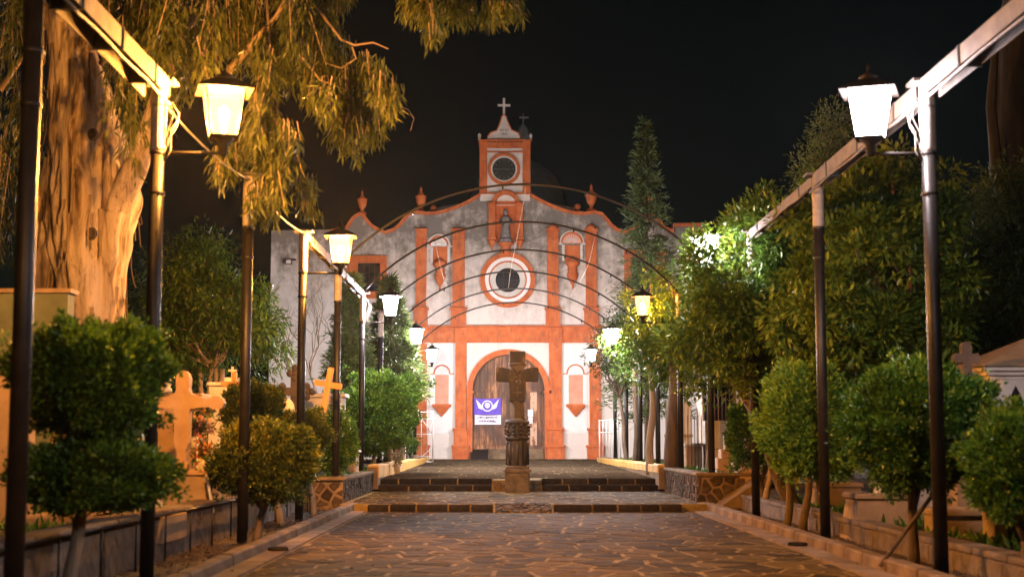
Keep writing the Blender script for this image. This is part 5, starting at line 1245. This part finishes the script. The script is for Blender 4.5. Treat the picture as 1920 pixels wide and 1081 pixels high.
# whitewashed wall and dark leaning slab at the far left
t = thing('tomb_wall', 'pale green grey plastered wall behind the round shrub at the left edge', 'wall', at(30, 870, 19.5, CG)); z1 = PZ(0, 541, 19.5)-CG
xw0, xw1 = PX(-120, 0, 19.5)-t.location.x, PX(126, 600, 19.5)-t.location.x
m = MB(); m.box(xw0, xw1, 0, .3, -.1, z1-.06); m.build('wall_face', pmat('old_limewash', (.10, .115, .07), (.17, .19, .11), 1.6, .9, bs=.6, bscale=10, c3=(.22, .2, .14)), t); m = MB(); m.box(xw0-.05, xw1+.05, -.05, .35, z1-.058, z1); m.build('coping', M['tombbrown'], t)
t = thing('box_tomb', 'low apricot tomb in front of the pale wall at the left edge', 'tomb', at(0, 900, 17.5, CG)); z1 = PZ(0, 676, 17.5)-CG; m = MB(); m.box(-.6, .18, 0, .7, -.1, z1); m.build('body', M['tombbrown'], t); m = MB(); m.bbox(-.66, .22, -.05, .76, z1+.002, z1+.06, .02); m.build('slab', M['tombbrown'], t)
for k, (px, w_, lab) in enumerate(((120, .5, 'low brown grave slab behind the rail, left of the pale trunk'), (235, .42, 'low pale grave slab behind the rail, right of the shrub trunk'))):
    t = thing('grave_slab', lab, 'grave', at(px, 960, 16.4, CG-.05)); m = MB(); m.bbox(-w_, w_, 0, 1.3, -.1, .22, .03); m.build('slab', M['tombbrown'], t); m = MB(); m.bbox(-.16, .16, 1.0, 1.12, .222, .55, .02); m.build('headstone', M['tomb'], t)
flowers('small white flowers at the foot of the large shrub trunks', 745, 872, 39, .2, .25, 8, 9, .8)

# scaffold rack and gate beside the terrace
def bars(label, name, x0, x1, Y, z0, z1, nb, mat, rails=(0, 1), r=.018, diag=False, depth=0):
    t = thing(name, label, name.split('_')[-1], ((x0+x1)/2, Y, z0)); w_ = (x1-x0)/2; H = z1-z0
    for q in rails: m = MB(); m.tube([(-w_, 0, H*q), (w_, 0, H*q)], r*1.2, 6); m.build('rail', mat, t)
    for k in range(nb): x = -w_+2*w_*k/(nb-1); m = MB(); m.tube([(x, 0, 0), (x, 0, H)], r*(1.5 if k in (0, nb-1) else .8), 6); m.build('bar', mat, t)
    if diag: m = MB(); m.tube([(-w_, 0, H), (w_, 0, H*.55)], r, 6); m.tube([(-w_, .02, H*.02), (w_, .02, H*.3)], r, 6); m.build('brace', mat, t)
    return t
Y = 57; a, c = PX(1124, 0, 57), PX(1152, 0, 57)
bars('white barred gate leaf standing open right of the church front, left leaf', 'iron_gate', PX(1124, 800, Y), PX(1150, 800, Y), Y, .52, PZ(0, 786, Y), 5, M['whiteMetal'], (.04, .7, .98))
bars('white barred gate leaf beside the slender tree, right leaf', 'iron_gate', PX(1156, 800, Y), PX(1174, 800, Y), Y-.3, .52, PZ(0, 783, Y), 4, M['whiteMetal'], (.04, .98), .022)
t = thing('gate_post', 'white square gate pillar between the two open gate leaves', 'pillar', (PX(1152, 800, 57.2), 57.4, .5)); m = MB(); m.bbox(-.12, .12, -.12, .12, 0, 1.75, .02); m.build('pillar', M['tomb'], t)
Y = 56.5; t = bars('white metal rack with steps and a slanting rail left of the church front', 'metal_rack', PX(779, 800, Y), PX(812, 800, Y), Y, .52, PZ(0, 770, Y), 4, M['whiteMetal'], (.02, .12, .55, .85, .98), .018, True)
t = thing('potted_plant', 'small dark potted plant beside the white metal rack', 'plant', at(776, 865, 54, .55)); m = MB(); m.lathe([(.12, 0), (.18, .3), (.16, .31)], 12); m.build('pot', M['tombbrown'], t); a = clump_leaves([(random.uniform(-.2, .2), random.uniform(-.2, .2), random.uniform(.35, .9)) for _ in range(12)], .16, 40, .14, .04, .2, .3); link('leaves', leaf_mesh('leaves', *a, M['topiary']), t)
t = thing('white_pillar', 'white square pillar between the large shrub and the metal rack', 'pillar', at(752, 860, 50, .55)); m = MB(); m.bbox(-.16, .16, -.16, .16, 0, PZ(0, 800, 50)-.55, .02); m.build('pillar', M['tomb'], t)
t = thing('signal_lamp', 'tiny green glowing lamp among the right branches', 'lamp', at(1196, 687, 40)); m = MB(); m.lathe([(.03, -.05), (.035, 0)], 8); m.build('socket', M['metal'], t); m = MB(); m.lathe([(.03, 0), (.035, .03), (.015, .06)], 8); m.build('bulb', M['green_light'], t)

# ---------------------------------------------------------------- right cemetery
CR = .5
# barred crypt
Y = 37.0; xa, xb = PX(1322, 800, Y), PX(1400, 800, Y); z1 = PZ(0, 720, Y); zm_ = PZ(0, 788, Y)
t = thing('crypt', 'pale crypt with a barred dark opening and a white corner pillar behind the right shrubs', 'crypt', ((xa+xb)/2, Y, CR)); w_ = (xb-xa)/2
m = MB(); m.box(-w_, w_, 0, 1.6, -.1, zm_-CR); m.box(-w_, w_, .5, 1.6, zm_-CR+.002, z1-CR); m.build('wall', M['tomb'], t)
m = MB(); m.bbox(w_-.24, w_, -.06, .2, -.1, z1-CR-.1, .02); m.build('pillar', M['cream'], t)
m = MB(); m.box(-w_+.05, w_-.26, .45, .498, zm_-CR+.01, z1-CR-.05); m.build('opening', M['void'], t)
for k in range(8): m = MB(); x = -w_+.08+k*(2*w_-.4)/7; m.tube([(x, .12, zm_-CR+.002), (x, .12, z1-CR-.12)], .014, 6); m.build('bar', M['rustpole'], t)
m = MB(); m.bbox(-w_-.08, w_+.08, -.1, 1.7, z1-CR, z1-CR+.12, .03); m.build('roof', M['tomb'], t)
t = thing('headstone', 'small white arched headstone frame in front of the pale crypt', 'headstone', at(1341, 872, 35.6, CR)); m = MB(); m.prism([(-.2, -.05), (.2, -.05), (.13, .62), (-.13, .62)], 0, .08); m.build('slab', M['cream'], t); m = MB(); m.strip([(-.27, -.05), (-.18, .70), (.18, .70), (.27, -.05)], .04, -.03, .1); m.build('frame', M['tombbrown'], t)
m = MB()
t = thing('stepped_tomb', 'apricot stepped tomb in front of the crypt pillar', 'tomb', at(1368, 880, 32.5, CR)); z = 0
for k, (w2, h2) in enumerate(((.42, .28), (.32, .22), (.22, .2), (.12, .3))): q = MB(); q.bbox(-w2, w2, -w2, w2, z, z+h2-.004, .015); q.build('step', M['ochretomb'], t); z += h2
t = thing('sheet_panel', 'pale corrugated sheet panel standing between the right tree trunks', 'panel', at(1265, 865, 39, .6)); z1 = PZ(0, 752, 39)-.6; wv = []
m = MB(); n = 28; w_ = .36
for k in range(n+1): x = -w_+2*w_*k/n+.12; wv.append((x, .03*math.sin(k*1.6)))
vs = [(x, y, 0) for x, y in wv]+[(x, y, z1) for x, y in wv]+[(x, y+.01, 0) for x, y in wv]+[(x, y+.01, z1) for x, y in wv]
fs = [(k, k+1, n+1+k+1, n+1+k) for k in range(n)]+[(2*(n+1)+k+1, 2*(n+1)+k, 3*(n+1)+k, 3*(n+1)+k+1) for k in range(n)]
m.add(vs, fs, True); m.build('sheet', M['tomb'], t)
m = MB(); m.box(-.28, .5, -.07, -.035, z1*.48, z1*.52); m.build('crossbar', M['tombbrown'], t)
t = thing('tomb', 'narrow brown and white tomb right of the corrugated panel', 'tomb', at(1295, 870, 37, .55)); m = MB(); m.box(-.1, .3, 0, .5, -.1, .7); m.build('body', M['ochretomb'], t); m = MB(); m.bbox(-.15, .35, -.05, .55, .702, .78, .02); m.build('slab', M['tomb'], t)
for k in range(5): m = MB(); m.tube([(-.08+k*.09, -.1, 0), (-.08+k*.09, -.1, 1.5)], .01, 5); m.build('rod', M['rustpole'], t)
# sloping concrete cheek below the right retaining wall
m = MB(); m.add([(4.3, 29.45, .05), (5.3, 29.45, .05), (5.3, 29.45, .8), (4.3, 29.3, .12), (4.3, 28.6, .05), (5.3, 28.6, .05), (5.3, 28.6, .75), (4.3, 28.6, .1)], [(4, 5, 6, 7), (7, 6, 2, 3), (5, 1, 2, 6)])
m.build('sloping_cheek', M['concrete'], label='sloping concrete cheek against the end of the right retaining wall', cat='ramp')
def boxtomb(label, px, pyb, pyt, Y, w_, d_, mat, top=None, taper=1.0, z0=.2):
    a = at(px, pyb, Y, z0); H = max(.2, PZ(0, pyt, Y)-z0); t = thing('box_tomb', label, 'tomb', a)
    m = MB(); m.frustum(0, d_/2, -.15, H-.07, w_, d_/2, w_*taper, d_/2*taper); m.build('body', mat, t); m = MB(); m.bbox(-w_*taper-.05, w_*taper+.05, d_/2-d_/2*taper-.05, d_/2+d_/2*taper+.05, H-.068, H, .02); m.build('slab', top or mat, t); return t
boxtomb('orange brown tomb glowing behind the stems of the darkest right shrub', 1445, 960, 868, 29.5, .62, .8, M['ochretomb'])
boxtomb('tapering brown plinth seen between the two right shrub trunks', 1665, 1000, 925, 19.5, .48, .8, M['tombbrown'], None, .8)
boxtomb('dark low box tomb right of the forked trunk', 1830, 1000, 955, 17.5, .42, .7, M['tombbrown'])
boxtomb('apricot block at the right edge below the small shrub', 1893, 1010, 945, 16.5, .17, .4, M['tombbrown'])
boxtomb('brown plinth beyond the bright green right shrub', 1575, 960, 905, 24.5, .42, .7, M['tombbrown'], None, .9)
flowers('pinkish flowers on the tapering brown plinth', 1648, 912, 19.8, .12, .08, 8, 11, .85)
# weathered stone cross
Y = 18.6; a = at(1814, 760, Y, .25); s = Y/FP; z0 = PZ(0, 708, Y)-.25
t = thing('grave_cross', 'weathered stone cross with rounded ends rising behind the wide right shrub', 'grave cross', a)
cr_ = [(9, 0), (8, 28), (9, 33), (14, 33), (20, 32), (25, 38), (25, 45), (20, 50), (14, 50), (9, 49), (9, 55), (10, 62), (7, 70), (0, 72)]
m = MB(); m.prism([(x*s, z0+(z-4)*s) for x, z in mirr(cr_)], -.06, .06); m.build('cross', M['darkstone'], t)
m = MB(); m.frustum(0, 0, -.1, z0-.03, .28, .28, .16, .16); m.build('pedestal', M['tombbrown'], t)
t = thing('headstone', 'pale gabled headstone top peeping over the wide right shrub', 'headstone', at(1748, 760, 21, .3)); z1 = PZ(0, 688, 21)-.3; m = MB(); m.prism([(-.28, -.1), (.28, -.1), (.28, z1-.12), (0, z1), (-.28, z1-.12)], -.08, .08); m.build('slab', M['tomb'], t)
m = MB(); m.strip([(-.33, z1-.13), (0, z1+.02), (.33, z1-.13)], .05, -.12, .12); m.build('moulding', M['tomb'], t)
# mausoleum
Y = 19.0; x0 = PX(1858, 750, Y); zc = PZ(0, 686, Y); zr = PZ(0, 645, Y); zg = .25
t = thing('mausoleum', 'small pinkish mausoleum with a pyramid roof and pointed openings at the right edge', 'mausoleum', (x0+.95, Y+.9, zg)); H = zc-zg
m = MB(); m.box(-.95, .95, -.9, .9, -.1, H-.12); m.build('wall', M['tomb'], t)
m = MB(); m.box(-1.0, 1.0, -.95, .95, H-.118, H-.06); m.box(-1.04, 1.04, -.99, .99, H-.058, H); m.box(-.96, .96, -.91, .91, H-.17, H-.12); m.build('cornice', M['tomb'], t)
m = MB(); m.frustum(0, 0, H+.002, H+.44, 1.08, 1.03, .12, .12); m.build('roof', M['tombbrown'], t); m = MB(); m.bbox(-.09, .09, -.09, .09, H+.44, H+.66, .02); m.build('finial', M['tomb'], t)
for k, x in enumerate((-.62, -.28, .12, .5)):
    m = MB(); m.prism([(x-.07, H-.55), (x+.07, H-.55), (x+.07, H-.40), (x, H-.26), (x-.07, H-.40)], -.93, -.902); m.build('pointed_opening', M['void'], t)
m = MB(); m.box(-.97, .97, -.925, -.902, H-.62, H-.58); m.build('string_course', M['tomb'], t)

# ground litter and small plants in the beds: uncountable
def litter(name, x0, x1, y0, y1, z, n, mat, L, up, kind='stuff', tint0=.4):
    g = np.random.default_rng(n); p = np.stack([g.uniform(x0, x1, n), y0+(y1-y0)*g.random(n), np.full(n, z)], 1)
    ax = g.normal(size=(n, 3))*np.array([1, 1, .2])+np.array([0, 0, up]); me = leaf_mesh(name, p, ax, g.normal(size=(n, 3))*.4+np.array([0, 0, 1]), L*g.uniform(.5, 1.4, n), L*.35, tint0+g.normal(0, .2, n), mat)
    return setp(link(name, me), kind=kind)
M['dead'] = leafmat('dry_leaves', (.07, .04, .015), (.16, .09, .03), (.28, .17, .06), .7, .1)
litter('fallen_leaves', -3.95, -3.18, 9, 29, .06, 2600, M['dead'], .055, .1); litter('fallen_leaves', 4.22, 4.7, 9, 29, .06, 1800, M['dead'], .055, .1)
litter('fallen_leaves', -2.98, 4.0, 13, 28, .032, 260, M['dead'], .05, .05)
litter('grass', -12, -4.25, 12, 45, .40, 16000, M['topiary'], .16, 1.2); litter('grass', 5.1, 13, 12, 45, .24, 14000, M['topiary'], .16, 1.2); litter('grass', -4.0, -3.35, 29.5, 55, .57, 2600, M['topiary'], .14, 1.2); litter('grass', 4.15, 4.9, 30, 55, .62, 2600, M['topiary'], .14, 1.2)
# ---------------------------------------------------------------- thin volume added to imitate lens halos round the lamps
hm = bpy.data.materials.new('halo_volume'); hm.use_nodes = True; nt = hm.node_tree; nt.nodes.clear()
vo = nt.nodes.new('ShaderNodeVolumePrincipled'); vo.inputs['Color'].default_value = (.9, .9, .9, 1); vo.inputs['Density'].default_value = .00007; vo.inputs['Anisotropy'].default_value = .85
out = nt.nodes.new('ShaderNodeOutputMaterial'); nt.links.new(vo.outputs[0], out.inputs['Volume'])
m = MB(); m.box(-50, 50, -8, 95, -1.1, 21); m.build('lamp_halo', hm, kind='stuff')
scene.cycles.volume_step_rate = 20; scene.cycles.volume_max_steps = 64; scene.cycles.volume_bounces = 0
